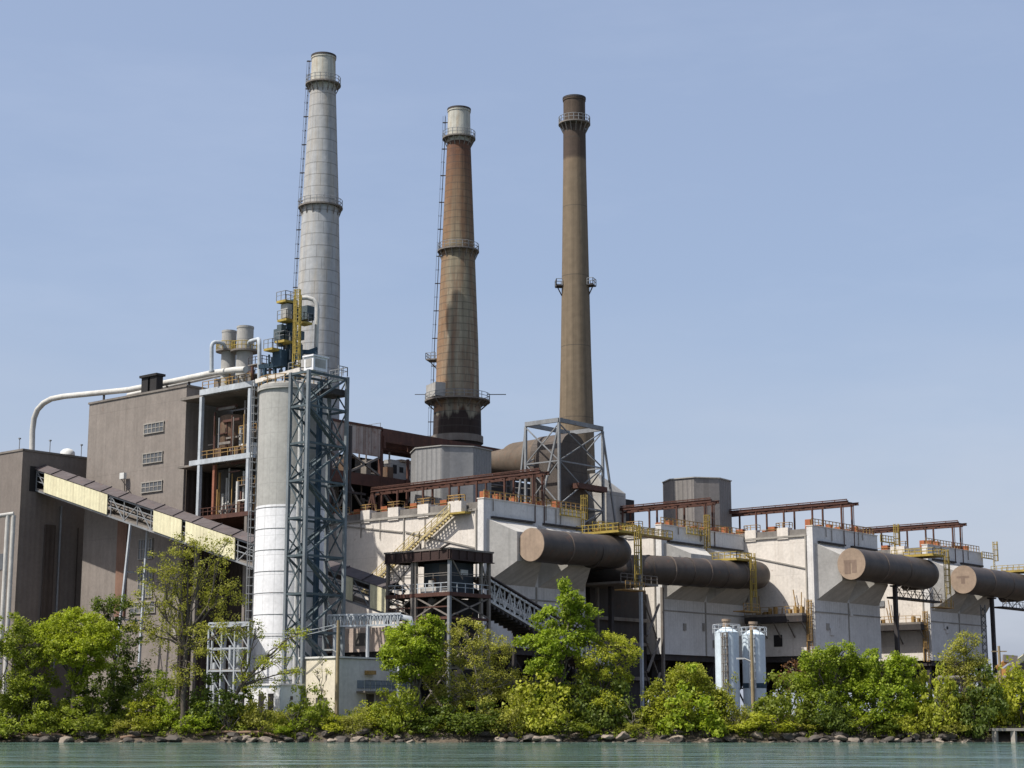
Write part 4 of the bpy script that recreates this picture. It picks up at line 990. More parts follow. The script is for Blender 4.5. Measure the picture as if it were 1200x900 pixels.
# ------------------------------------------------------------------ silo
SC = P(340.5,600,F=213); SR = 4.15
zs_top = P(320,457,F=210.5).z; zs_mid = P(320,592,F=210).z
root = thing('storage_silo', 'tall round silo, grey above and white below, behind the teal lattice tower', 'silo', (SC.x,SC.y,GZ))
MB().lathe(SC,[(SR*1.005,GZ),(SR*1.005,zs_mid)],56).build('lower_shell', m_silow, root)
MB().lathe(SC,[(SR,zs_mid),(SR,zs_top)],56).build('upper_shell', m_silog, root)
MB().lathe(SC,[(SR+.25,zs_top+.003),(SR+.25,zs_top+.6),(SR-.2,zs_top+.9)],48,smooth=False).build('roof_ring', m_gstack, root)
hb = MB()
for i in range(9): 
    z_ = zs_mid-.3-i*2.55; hb.ring(SC, SR*1.006, z_, .1, 48)
hb.build('hoop', m_galv, root)
rb = MB()
for hh in (.55,1.1): rb.ring(SC, SR+.15, zs_top+.6+hh, .09, 36)
for k in range(22):
    t_ = 2*math.pi*k/22; q=Vector((SC.x+(SR+.15)*math.cos(t_),SC.y+(SR+.15)*math.sin(t_),zs_top+.6)); rb.bar(q,q+Vector((0,0,1.1)),.08)
rb.build('railing', m_yelrust, root)
lad = LEFT+.12
lx,ly = SC.x+(SR+.1)*math.cos(lad), SC.y+(SR+.1)*math.sin(lad)
k = MB(); cage_ladder(k,lx,ly,10,zs_top+1.5,math.cos(lad),math.sin(lad)); k.build('ladder', m_galv, root)
# silo top equipment : teal elevator head with yellow platforms
root = thing('elevator_head', 'blue teal bucket elevator head with yellow platforms on top of the silo', 'elevator head', (SC.x,SC.y,zs_top+.6))
zt0 = zs_top+.62; Fh = 213
def hp(x,y,F=Fh): return P(x,y,F=F)
q = hp(335,400)
def vbox(xl,xr,yt,yb,F,dep):   # axis aligned box spanning pixels at distance F
    a_ = hp(xl,(yt+yb)/2,F); b_ = hp(xr,(yt+yb)/2,F); c_ = (a_+b_)/2; w = (b_-a_).length/1.41
    return (c_.x-w/2, c_.x+w/2, c_.y-dep/2, c_.y+dep/2, hp((xl+xr)/2,yb,F).z, hp((xl+xr)/2,yt,F).z)
MB().box(*vbox(336,347,352,452,213,1.1)).build('elevator_leg', m_blue, root)
MB().box(*vbox(321,335,411,430,212.5,1.6)).build('hopper', m_blue, root)
MB().box(*vbox(322,336,386,400,213,1.5)).build('gearbox', m_teal, root)
MB().box(*vbox(349,365,360,376,213,2.2)).build('filter_box', m_teal, root)
MB().box(*vbox(330,342,357,374,212.5,1.2)).build('filter_panel', m_gstack, root)
MB().bar(hp(303,430),hp(330,428),.4,.5).bar(hp(310,450),hp(310,428),.35).bar(hp(322,450),hp(322,415),.35).bar(hp(345,412),hp(372,413),.45,.5).bar(hp(338,420),hp(372,408),.3).bar(hp(340,430),hp(366,440),.3).bar(hp(322,428),hp(334,418),.3).build('support_beam', m_blue, root)
for (xl,xr,y,F_,yr) in ((324,346,353,212.5,1.2),(325,347,375,212.2,1.2),(347,366,378,212.2,1.2),(322,345,400,212,1.2),(309,330,409,212,1.2),(338,352,436,211,1.2)):
    a_ = hp(xl,y,F_); b_ = hp(xr,y,F_); c_ = (a_+b_)/2; w = (b_-a_).length/1.41; z_ = c_.z
    x0,x1,y0,y1 = c_.x-w/2,c_.x+w/2,c_.y-w/2,c_.y+w/2
    pl = MB().box(x0,x1,y0,y1,z_-.28,z_).build('platform', m_yellow, root)
    MB().rail([(x0,y1,z_),(x0,y0,z_),(x1,y0,z_),(x1,y1,z_)],1.1,.9,.07).build('railing', m_galv, pl)
q0 = hp(347,436,210.8); q1 = hp(347,345,210.8)
k = MB(); cage_ladder(k,q0.x,q0.y,q0.z,hp(347,340,210.8).z,-F2[0],-F2[1])
for o_ in (-.45,.45): k.bar((q0.x+R2[0]*o_,q0.y+R2[1]*o_,q0.z),(q0.x+R2[0]*o_,q0.y+R2[1]*o_,hp(347,346,210.8).z),.1)
k.build('ladder', m_yellow, root)
MB().tube([hp(352,349,214.5),hp(360,349,214.5),hp(367,351,214.5),hp(371,356,214.5),hp(372,363,214.5),hp(370,420,214.5)],.28,10).build('loop_pipe', m_pipe, root)
rnd = random.Random(9); k = MB()
for i in range(46):
    yy_ = rnd.uniform(362,448); xl_ = 331 if yy_ < 385 else (322 if yy_ < 412 else 312); p_ = hp(rnd.uniform(xl_,352),yy_,212+rnd.random()*2); d_ = rnd.choice((Vector((0,0,-rnd.uniform(.8,2.4))),Vector((R2[0],R2[1],0))*rnd.uniform(.5,1.4),Vector((F2[0],F2[1],0))*rnd.uniform(.5,1.4)))
    MB().bar(p_,p_+d_,rnd.choice((.09,.12,.18))).build('bracing', rnd.choice((m_teal,m_blue,m_tealp,m_galv,m_dkplat)), root)
for i in range(22):
    x = rnd.uniform(324,352); y = rnd.uniform(384,445); q = hp(x,y,212+rnd.random()*2); s_ = rnd.uniform(.15,.45); k.box(q.x-s_,q.x+s_,q.y-s_,q.y+s_,q.z-s_,q.z+s_*1.6)
split(k, 'fittings', m_teal, root)
MB().bar(hp(300,447,211),hp(352,433,208),.35,.5).build('walkway', m_white, root)
# ------------------------------------------------------------------ lattice tower
T0 = P(362,433,F=203); zt = T0.z; xa, xb = T0.x, P(407,446,b=T0.y).x; ya = T0.y; yb = P(341,440,a=T0.x).y
root = thing('lattice_tower', 'dark teal braced lattice tower in front of the silo', 'lattice tower', ((xa+xb)/2,(ya+yb)/2,GZ))
for x_ in (xa,xb):
    for y_ in (ya,yb): MB().bar((x_,y_,GZ-.3),(x_,y_,zt),.38).build('post', m_tealp, root)
levels = [zt-.2, zt-4.2, zt-8.6, zt-13.0, zt-17.4, zt-21.8, zt-26.2, zt-30.6, zt-35, GZ+1]
bb = MB()
for i, (z1_, z0_) in enumerate(zip(levels, levels[1:])):
    hb = MB()
    for p, q in (((xa,ya),(xb,ya)),((xa,yb),(xb,yb)),((xa,ya),(xa,yb)),((xb,ya),(xb,yb))):
        hb.bar((*p,z1_),(*q,z1_),.2,.26)
        wide = p[0] != q[0]
        if wide:
            mx = ((p[0]+q[0])/2,(p[1]+q[1])/2)
            if i % 2 == 0: bb.bar((*q,z1_),(*p,z0_),.22); bb.bar((*p,(z1_+z0_)/2),(*mx,z0_),.12)
            else: bb.bar((*p,z1_),(*q,z0_),.22)
        else:
            bb.bar((*p,z1_),(*q,z0_),.13); bb.bar((*q,z1_),(*p,z0_),.13)
    hb.build('girt', m_teal, root)
bb.build('brace', m_teal, root)
# inner stair, deck landings
sb = MB(); lev = levels
for i, (z1_, z0_) in enumerate(zip(lev, lev[1:])):
    if i % 2 == 0: sb.bar((xa+.6,(ya+yb)/2+.6,z0_),(xb-.6,(ya+yb)/2+.6,z1_),.5,.12); sb.rail([(xa+.6,(ya+yb)/2+.2,z0_),(xb-.6,(ya+yb)/2+.2,z1_)],1,1.2,.07)
    else: sb.bar((xb-.6,(ya+yb)/2-.6,z0_),(xa+.6,(ya+yb)/2-.6,z1_),.5,.12); sb.rail([(xb-.6,(ya+yb)/2-.2,z0_),(xa+.6,(ya+yb)/2-.2,z1_)],1,1.2,.07)
sb.build('stair', m_teal, root)
MB().box(xb-2.2,xb+.8,ya+.5,yb+.3,zt-2.2,zt-1.5).build('deck', m_dksteel, root)
MB().bar((xa+4.4,yb-.4,GZ),(xa+4.4,yb-.4,zt-.5),.5).build('casing', m_blue, root)
MB().rail([(xb-1.5,ya,zt+.1),(xb,ya,zt+.1),(xb,yb,zt+.1)],1.1,1,.08).build('railing', m_galv, root)
MB().tube([(xa+1.9,yb+.2,GZ),(xa+1.9,yb+.2,zt-1)],.28,10).tube([(xa+2.7,yb+.25,GZ),(xa+2.7,yb+.25,zt-3)],.2,10).build('riser_pipe', m_silver, root)
q = P(370,427,F=206)
g = thing('white_cabin', 'small white windowed cabin on top of the lattice tower', 'cabin', (q.x,q.y,q.z-1))
MB().box(q.x-1.15,q.x+1.15,q.y-.8,q.y+.8,q.z-.9,q.z+.75).build('wall', m_silow, g)
MB().box(q.x-1.3,q.x+1.3,q.y-.95,q.y+.95,q.z+.753,q.z+.95).build('roof', m_silow, g)
MB().box(q.x-1.2,q.x-1.153,q.y-.5,q.y+.5,q.z-.5,q.z+.5).build('window', m_gstack, g); MB().box(q.x-.85,q.x+.85,q.y-.85,q.y-.803,q.z-.5,q.z+.5).build('window', m_gstack, g)
MB().bar((q.x,q.y-.1,q.z-.903),(q.x,q.y-.1,zt-.05),1.2).build('pedestal', m_silow, g)
# ------------------------------------------------------------------ transfer house
HA0, HA1, HB0, HB1 = -22, -15, -13.9, -3.9
root = thing('transfer_house', 'dark rusty open sided conveyor transfer house on stilts', 'transfer house', ((HA0+HA1)/2,(HB0+HB1)/2,GZ))
MB().box(HA0-.4,HA1+.5,HB0-.4,HB1+.4,22.0,22.2).build('roof', m_dkplat, root)
fb = MB(); fb.box(HA0-.3,HA0-.1,HB0-.3,HB1+.3,20.9,21.997); fb.box(HA0-.09,HA1+.4,HB0-.3,HB0-.1,20.9,21.996); fb.box(HA1+.2,HA1+.4,HB0-.09,HB1+.3,20.9,21.996); fb.box(HA0-.09,HA1+.19,HB1+.1,HB1+.3,20.9,21.996)
for i in range(8): y_=HB0+i*(HB1-HB0)/7; fb.box(HA0-.42,HA0-.303,y_-.08,y_+.08,20.95,21.95)
for i in range(6): x_=HA0+i*(HA1-HA0)/5; fb.box(x_-.08,x_+.08,HB0-.42,HB0-.303,20.95,21.95)
fb.box(HA0-.5,HA0-.1,HB0-.5,HB1+.3,20.78,20.897); fb.box(HA0-.09,HA1+.5,HB0-.5,HB0-.1,20.78,20.896)
fb.build('fascia', M('dark_oxide_fascia',(.042,.023,.02),(.028,.017,.015),.6), root)
MB().bar((HA0-.5,HB0+1,22.1),(HA0-.5,HB0-.4,22.6),.3,.15).build('roof_flap', m_dksteel, root)
for (x_,y_) in ((HA0,HB0),(HA0,HB0+5.4),(HA0,HB0+5.9),(HA0,HB1),(HA1,HB0),(HA1,HB1),(HA1-1.3,HB0+.1)):
    MB().bar((x_,y_,GZ-.3),(x_,y_,20.9),.36).build('post', m_galv if (x_,y_) in ((HA0,HB0),) else m_dkplat, root)
MB().box(HA0+.2,HA1-.2,HB0+.2,HB1-.2,16.7,17.0).build('floor', m_dksteel, root)
eb = MB(); eb.box(HA0-.2,HA0+.19,HB0-.2,HB1+.2,16.6,17.05); eb.box(HA0+.2,HA1+.2,HB0-.2,HB0+.19,16.6,17.05); eb.box(HA0-.15,HA0+.18,HB0,HB1,13.9,14.2); eb.box(HA0+.2,HA1,HB0-.15,HB0+.18,13.9,14.2); eb.box(HA0-.1,HA0+.1,HB0+.2,HB1,15.3,15.45)
eb.build('floor_beam', m_rust, root)
MB().rail([(HA0-.1,HB1,17.05),(HA0-.1,HB0,17.05),(HA1,HB0-.1,17.05)],1.1,1.3,.08).build('railing', m_pgrey, root)
MB().rail([(HA0-.1,HB1,18.7),(HA0-.1,HB0,18.7),(HA1,HB0-.1,18.7)],.6,2.6,.07).build('upper_rail', m_dkplat, root)
MB().box(HA0+1.6,HA1-1.4,HB0+1.2,HB0+5.6,17.003,20.7).build('cabin', M('blue_grey_cabin',(.04,.05,.062),(.028,.032,.036),.5), root)
mk = MB(); mk.box(HA0+1.5,HA0+1.597,HB0+1.7,HB0+3.0,17.4,20.5); mk.build('cabin_door', m_dvessel, root)
mk = MB().box(HA0+3.2,HA0+4.5,HB0+1.1,HB0+1.197,19.3,19.9).build('cabin_window', m_shed, root)
MB().box(HA0+1.45,HA0+1.59,HB0+3.6,HB0+4.3,17.2,18.9).build('rusty_panel', m_rvessel, root)
eq = MB(); eq.box(HA0+.5,HA0+1.4,HB0+2.6,HB0+5.1,17.003,17.8); eq.box(HA0+.4,HA0+1.2,HB0+.6,HB0+2.0,17.003,17.5); eq.lathe((HA0+1,HB0+3.8),[(.4,17.8),(.35,18.6)],10); eq.build('drive_motor', m_gstack, root)
bb = MB()
bb.bar((HA0,HB1,17.1),(HA0,HB0+5.9,20.8),.13); bb.bar((HA0,HB0+5.9,17.1),(HA0,HB1,20.8),.13)
for y_ in (18,18.9,19.8): bb.bar((HA0,HB1,y_),(HA0,HB0+5.9,y_),.07)
for za,zb2 in ((14.2,16.6),(8.5,13.8),(GZ,8.2)):
    bb.bar((HA0,HB0,za),(HA0,HB0+5.4,zb2),.16); bb.bar((HA0,HB0+5.4,za),(HA0,HB0,zb2),.16); bb.bar((HA0,HB0+5.9,zb2),(HA0,HB1,za),.16); bb.bar((HA0,HB0+5.9,za),(HA0,HB1,zb2),.16)
    bb.bar((HA0,HB0,za),(HA1,HB0,zb2),.16); bb.bar((HA1,HB0,za),(HA0,HB0,zb2),.16)
for za in (8.3,): bb.bar((HA0,HB0,za),(HA0,HB1,za),.25); bb.bar((HA0,HB0,za),(HA1,HB0,za),.25)
bb.bar((HA0+.4,HB0-.1,20.8),(HA0+2.2,HB0-.1,18.6),.12); bb.bar((HA1-1.3,HB0,17.2),(HA1,HB0,20.8),.13); bb.bar((HA1,HB0,17.2),(HA1-1.3,HB0,20.8),.13)
bb.build('brace', m_dkplat, root)
ch = MB(); ch.bar((HA0+3.5,HB0+4.5,16.6),(HA0+2.8,HB0+3.0,10),1.5); ch.tube([(HA0+1.2,HB0+3.6,16.5),(HA0+.8,HB0+4.4,14.5),(HA0+.8,HB0+4.6,9)],.55,12); ch.build('chute', m_dvessel, root)
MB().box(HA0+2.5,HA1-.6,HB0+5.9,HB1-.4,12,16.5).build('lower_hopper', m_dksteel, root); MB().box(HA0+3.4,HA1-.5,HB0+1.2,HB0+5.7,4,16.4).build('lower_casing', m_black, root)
rnd = random.Random(2); k = MB()
for i in range(60):
    q = Vector((HA0+rnd.uniform(.4,5),HB0+rnd.uniform(.5,9.5),rnd.uniform(9,16))); d = Vector((rnd.uniform(-1,1),rnd.uniform(-2,2),rnd.uniform(-1,1))); k.bar(q,q+d,rnd.uniform(.1,.3))
split(k, 'machinery', m_rvessel, root)
# second conveyor
root = thing('lower_conveyor', 'dark lower conveyor with silver slatted side sloping down behind the trees', 'conveyor', (5,-11,GZ))
CX0, CX1 = HA1+.45, 10.; cz0 = 18.9; csl = -.335
def cz(x): return cz0+(x-CX0)*csl
CY0, CY1 = -13.6, -10.2
def cslab(mb,y0,y1,o0,o1,xa_=CX0,xb_=CX1):
    mb.hexa([(xa_,y0,cz(xa_)+o0),(xb_,y0,cz(xb_)+o0),(xb_,y1,cz(xb_)+o0),(xa_,y1,cz(xa_)+o0),(xa_,y0,cz(xa_)+o1),(xb_,y0,cz(xb_)+o1),(xb_,y1,cz(xb_)+o1),(xa_,y1,cz(xa_)+o1)]); return mb
fl = MB(); cslab(fl,CY0,CY1,-2.9,-2.7)
n=30
for i in range(n): x_=CX0+(CX1-CX0)*i/n; fl.box(x_,x_+.3,CY0-.05,CY1+.05,cz(x_)-3.25,cz(x_)-2.88)
fl.build('floor', m_dksteel, root)
cslab(MB(),CY1-.12,CY1,-2.69,-.4).build('rear_panel', m_dksteel, root)
k = MB(); cslab(k,CY0-.1,CY0+.1,-.15,.1); cslab(k,CY0-.1,CY0+.1,-2.68,-2.4)
for i in range(26):
    x_=CX0+(CX1-CX0)*i/26; x2=CX0+(CX1-CX0)*(i+1)/26
    k.bar((x_,CY0,cz(x_)-2.5),(x_,CY0,cz(x_)),.12)
    k.bar((x_,CY0,cz(x_)-(2.5 if i%2 else .1)),(x2,CY0,cz(x2)-(.1 if i%2 else 2.5)),.1)
    k.bar((x_,CY0-.12,cz(x_)-.25),(x_,CY0-.12,cz(x_)+.05),.3,.2)
k.build('truss', m_silver, root)
pn = MB()
for i in range(44):
    x_=CX0+.2+(CX1-CX0-.6)*i/44
    for j in range(4):
        if (i*7+j*5)%3: zz_=cz(x_)-.55-j*.55; pn.box(x_,x_+.62,CY0+.5,CY0+.56,zz_-.17,zz_+.13)
pn.build('slat', m_silver, root)
for x_ in (-6,8):
    k=MB(); k.bar((x_,CY0+.2,cz(x_)-2.9),(x_,CY0-.2,GZ),.35); k.bar((x_,CY1-.2,cz(x_)-2.9),(x_,CY1+.2,GZ),.35); k.build('trestle', m_dksteel, root)
cslab(MB(),CY0-.2,CY1+.2,.35,.5).build('roof', m_gallroof, root)
# ------------------------------------------------------------------ low buildings by the water
SA, SB = P(393,772,F=200).x, P(393,772,F=200).y
root = thing('pump_house', 'pale flat roofed pump house with an end wall coloured as sunlit below the lattice tower', 'building', (SA+5.5,SB+2.3,GZ-.5))
zs_ = P(393,771,F=200).z; sy1 = P(356,771,a=SA).y
MB().box(SA+.15,SA+12.3,SB,sy1+.6,GZ-.6,zs_-.05).build('wall', m_shed, root)
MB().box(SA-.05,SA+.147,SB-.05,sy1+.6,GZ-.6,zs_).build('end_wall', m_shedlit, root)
MB().box(SA-.2,SA+12.4,SB-.2,sy1+.7,zs_+.003,zs_+.2).build('roof', m_shed, root)
pz = P(440,810,b=SB).z
MB().box(SA+3.4,SA+12.2,SB-1.4,SB-.003,pz-.2,pz).build('walkway', m_dkplat, root)
MB().rail([(SA+3.4,SB-1.35,pz),(SA+12.2,SB-1.35,pz)],1.15,.9,.06).build('railing', m_teal, root)
MB().box(SA+3.5,SA+12,SB-.06,SB-.003,pz+.3,pz+1.2).build('cable_tray', M('grey_blue_panel',(.20,.24,.28),None,.3), root)
for i,(x0,x1) in enumerate(((5.0,6.2),(6.6,9.2),(9.7,11.5))): MB().box(SA+x0,SA+x1,SB-.07,SB-.003,GZ-.4,pz-.35).build('door', m_gstack if i else m_dvessel, root)
q=P(433,788,b=SB); MB().box(q.x-.8,q.x+.6,SB-.5,SB-.004,q.z-.25,q.z+.2).build('wall_lamp', m_yelrust, root)
q=P(377,826,a=SA); MB().box(SA-.1,SA-.053,q.y-.9,q.y+.9,GZ-.5,q.z+.8).build('door', m_dvessel, root)
root = thing('low_white_shed', 'low white shed with two dark openings at the foot of the silo', 'shed', P(318,820,F=200.5))
q=P(329,803,F=200.5); xw=q.x
MB().box(q.x,q.x+4.6,q.y,q.y+6,GZ-.8,q.z).build('wall', m_bsilo, root)
MB().box(q.x-.2,q.x+4.7,q.y-.2,q.y+6.2,q.z+.003,q.z+.2).build('roof', m_silow, root)
MB().box(q.x-.12,q.x-.003,q.y+.05,q.y+5.9,GZ-.8,q.z-.3).build('end_wall', m_silow, root)
for o_ in (1.0,2.6): MB().box(q.x-.17,q.x-.123,q.y+o_,q.y+o_+.9,GZ-.5,q.z-.9).build('opening', m_black, root)
for o_ in (1.5,3.2): MB().box(q.x+o_,q.x+o_+.35,q.y-.06,q.y-.003,q.z-1.6,q.z-1.2).build('vent', m_dvessel, root)
# pipe bridge
root = thing('pipe_bridge', 'pale lattice pipe bridge with a rounded end right of the lattice tower', 'pipe bridge', P(440,735,F=207))
pl = P(384,727,F=208); prr = P(470,725,F=205.5)
k=MB()
for o_ in (0,1.3):
    k.bar(pl+Vector((0,0,o_-.7)),prr+Vector((0,0,o_-.7)),.2)
n=22
for i in range(n): a_=lerp(pl,prr,i/n); b_=lerp(pl,prr,(i+1)/n); k.bar(a_+Vector((0,0,-.7)),a_+Vector((0,0,.6)),.1); k.bar(a_+Vector((0,0,-.7 if i%2 else .6)),b_+Vector((0,0,.6 if i%2 else -.7)),.08)
k.build('truss', m_pgrey, root)
MB().tube([pl+Vector((.5,.5,.2)),prr+Vector((.3,.3,.2)),prr+Vector((.9,-.6,.0)),prr+Vector((1.0,-.7,-.8))],.36,10).build('pipe', m_pgrey, root)
for t_ in (.1,.55,.98): q=lerp(pl,prr,t_); MB().bar((q.x,q.y,GZ),(q.x,q.y,q.z-.7),.3).build('post', m_pgrey, root)
root = thing('pinkish_block_house', 'low pinkish walled building under the pipe bridge', 'building', P(430,770,F=211))
q=P(402,737,F=213)
MB().box(q.x,q.x+9,q.y-7,q.y+3,P(430,764,F=211).z,q.z).build('wall', m_pink, root)
MB().box(q.x+.2,q.x+8.8,q.y-6.8,q.y+2.8,GZ,P(430,764,F=211).z-.02).build('dark_base', m_black, root)
MB().box(q.x-.06,q.x-.003,q.y-4,q.y-2.2,q.z-2.1,q.z-.6).build('window', m_dvessel, root)
# pale pipe rack left of silo
root = thing('pipe_rack', 'pale scaffold like pipe rack at the foot of the silo behind the tall tree', 'pipe rack', P(265,800,F=209))
c0=P(243,800,F=210); c1=P(290,800,F=208)
k=MB()
zs4=[GZ,GZ+2.6,GZ+5.2,GZ+7.8,GZ+10.4,13.6]
for dx in (0,2.6):
    o_=Vector((F2[0]*dx,F2[1]*dx,0))
    for t_ in (0,.33,.66,1): q=lerp(c0,c1,t_)+o_; k.bar((q.x,q.y,GZ),(q.x,q.y,13.6),.2)
    for i,z_ in enumerate(zs4[1:]):
        a_=c0+o_; b_=c1+o_; k.bar((a_.x,a_.y,z_),(b_.x,b_.y,z_),.2)
        for j in range(3): p_=lerp(a_,b_,j/3); q_=lerp(a_,b_,(j+1)/3); k.bar((p_.x,p_.y,z_),(q_.x,q_.y,zs4[i]),.1)
k.build('frame', m_pgrey, root)
for i in range(4):
    q=lerp(c0,c1,.15+.2*i); MB().tube([(q.x+1,q.y+1,GZ),(q.x+1,q.y+1,9+i)],.3,10).build('pipe', m_pgrey, root)
dk=MB(); 
for z_ in (GZ+5.2,GZ+10.4): dk.hexa([(c0.x,c0.y,z_+.11),(c1.x,c1.y,z_+.11),(c1.x+2,c1.y+2,z_+.11),(c0.x+2,c0.y+2,z_+.11),(c0.x,c0.y,z_+.2),(c1.x,c1.y,z_+.2),(c1.x+2,c1.y+2,z_+.2),(c0.x+2,c0.y+2,z_+.2)])
dk.build('deck', m_dkplat, root)
# ------------------------------------------------------------------ pale blue silos
GS='pair of pale blue storage silos'
for (xl_,xr_,yt_,F_,lb) in ((838.5,866.5,742,214,'pale blue silo with a dark ladder on its sunlit side, left of the lamp pole'),(870.5,897.5,745,216,'pale blue silo partly behind the wooden lamp pole')):
    q=P((xl_+xr_)/2,790,F=F_); r_=fr(xl_,xr_,790,F_); z_=P((xl_+xr_)/2,yt_,F=F_).z
    root=thing('storage_silo',lb,'silo',(q.x,q.y,GZ),GS)
    MB().lathe(q,[(r_,GZ),(r_,z_)],32).build('shell',m_bsilo,root)
    MB().lathe(q,[(r_+.02,z_+.003),(r_+.02,z_+.1),(.5,z_+.7)],24,smooth=False).build('roof',m_bsilo,root)
    MB().lathe(q,[(.45,z_+.7),(.45,z_+1.4),(.55,z_+1.4),(.55,z_+1.7)],14,smooth=False).build('vent_cap',m_cap,root)
    k=MB()
    for hh in (.5,1.0): k.ring(q,r_+.2,z_+hh,.08,24)
    for j in range(12): t_=j*math.pi/6; k.bar((q.x+(r_+.2)*math.cos(t_),q.y+(r_+.2)*math.sin(t_),z_),(q.x+(r_+.2)*math.cos(t_),q.y+(r_+.2)*math.sin(t_),z_+1),.07)
    k.build('railing',m_pgrey,root)
    an=math.atan2(-F2[1],-F2[0])-.25; k=MB(); cage_ladder(k,q.x+(r_+.15)*math.cos(an),q.y+(r_+.15)*math.sin(an),GZ+1,z_,math.cos(an),math.sin(an)); k.build('ladder',m_dkplat if xl_<850 else m_pgrey,root)
    MB().lathe(q,[(r_+.03,GZ+3.3),(r_+.03,GZ+3.9)],32,cap=False).build('band',m_bsilo if xl_<850 else m_blue,root)
# ------------------------------------------------------------------ poles
def pole(label,px,yb,yt,F,arm,mat,wire=False,arm_y=None):
    q=P(px,(yb+yt)/2,F=F); zt_=P(px,yt,F=F).z
    root=thing('utility_pole',label,'pole',(q.x,q.y,GZ-1))
    MB().tube([(q.x,q.y,GZ-1),(q.x,q.y,zt_)],[.24,.17],10).build('shaft',mat,root)
    if arm:
        za=P(px,arm_y,F=F).z; d=Vector((*R2,0))*arm
        MB().tube([Vector((q.x,q.y,za)),Vector((q.x,q.y,za+.25))+d*.5,Vector((q.x,q.y,za+.45))+d],.09,8).build('arm',m_silver,root)
        h_=Vector((q.x,q.y,za+.42))+d; MB().bar(h_-d*.05,h_+d.normalized()*.8,.3,.18).build('lamp_head',m_silver,root)
    else:
        MB().bar(Vector((q.x,q.y,zt_-.7))-Vector((*R2,0))*1.0,Vector((q.x,q.y,zt_-.7))+Vector((*R2,0))*1.0,.14).build('crossarm',mat,root)
    return q,zt_
pole('wooden pole with a street lamp in front of the right pale blue silo',881.5,825,738,207,-1.0,m_wood,arm_y=776)
qp,zp=pole('slender wooden pole with a street lamp at the corner of the pump house',395.5,840,727,198.6,-.7,m_wood,arm_y=766)
pole('thin bare utility pole at the right edge before the distant conveyor',1172.5,840,757,232,None,m_wood)
k=MB()
for zo,(ex,ey,eF) in ((0.05,(255,735,205)),(.35,(265,742,205))):
    a_=Vector((qp.x,qp.y,zp-.3-zo)); b_=P(ex,ey,F=eF); pts=[lerp(a_,b_,i/14)-Vector((0,0,.9*4*(i/14)*(1-i/14))) for i in range(15)]; k.tube(pts,.035,5)
tag(k.build('overhead_wire',m_pgrey),'two slack pale wires strung from the slender lamp pole towards the pipe rack','wire')
# ------------------------------------------------------------------ right edge: distant conveyor, machine, dock
root=thing('distant_conveyor','far off dark conveyor with a cream panel at the right edge','conveyor',P(1190,800,F=300))
a_=P(1168,803,F=298); b_=P(1216,768,F=306)
k=MB(); k.bar(a_,b_,2.2,2.4); k.build('gallery',m_gallroof,root)
o_=Vector((-F2[0]*1.25,-F2[1]*1.25,0)); c_=lerp(a_,b_,.52)+o_; d_=lerp(a_,b_,.66)+o_
k=MB(); k.bar(c_+Vector((0,0,.2)),d_+Vector((0,0,.2)),.15,3.4); k.build('side_panel',m_cream,root)
k=MB()
for t_ in (.1,.4,.75): q=lerp(a_,b_,t_); k.bar((q.x,q.y,GZ),(q.x,q.y,q.z-1),.35); k.bar((q.x+2,q.y-2,GZ),(q.x,q.y,q.z-1),.25)
k.build('trestle',m_dksteel,root)
root=thing('orange_loader','orange stacking machine beside the distant conveyor','machine',P(1176,800,F=290))
q=P(1176,775,F=292)
MB().bar(q-Vector((*R2,0))*1.3-Vector((0,0,1.2)),q+Vector((*R2,0))*1.2+Vector((0,0,.5)),.7,.7).build('boom',m_machine,root)
MB().box(q.x-.6,q.x+.6,q.y-.6,q.y+.6,q.z-2.6,q.z-1.2).build('cab',m_machine,root)
MB().bar((q.x,q.y,GZ),(q.x,q.y,q.z-2.6),.6).build('mast',m_dksteel,root); MB().bar(q+Vector((0,0,.5)),q+Vector((*R2,0))*2.2+Vector((0,0,.3)),.9,1.2).build('counterweight',m_dkplat,root)
root=thing('pipe_trestle','dark low pipe trestle under the far right end of the building row','pipe rack',P(1150,820,F=270))
k=MB()
for px_ in (1110,1135,1160,1185,1210):
    q=P(px_,815,F=268); k.bar((q.x,q.y,GZ),(q.x,q.y,8.2),.5); k.bar((q.x+2,q.y+2,GZ),(q.x+2,q.y+2,8.2),.4)
a_=P(1100,806,F=268); b_=P(1215,803,F=268)
for z_ in (5.2,6.6,8.0): k.bar((a_.x,a_.y,z_),(b_.x,b_.y,z_),.4)
k.build('frame',m_dksteel,root)
k=MB(); k.tube([(a_.x,a_.y,8.5),(b_.x,b_.y,8.5)],.35,10); k.tube([(a_.x+1,a_.y+1,8.4),(b_.x+1,b_.y+1,8.4)],.25,10); k.build('pipe',m_dkplat,root)
root=thing('concrete_dock','old grey concrete dock with square piers at the right edge of the bank','dock',P(1190,866,F=BANK+.4))
k=MB(); a_=P(1163,855,F=BANK-.3); b_=P(1230,855,F=BANK-.3); d_=Vector((*F2,0))
k.bar(a_+d_*1.4,b_+d_*1.4,2.8,.28); k.build('deck',m_conc,root)
for px_ in (1166,1188,1212): q=P(px_,860,F=BANK); MB().bar((q.x,q.y,-1),(q.x,q.y,a_.z-.15),.5).build('pier',m_conc,root)
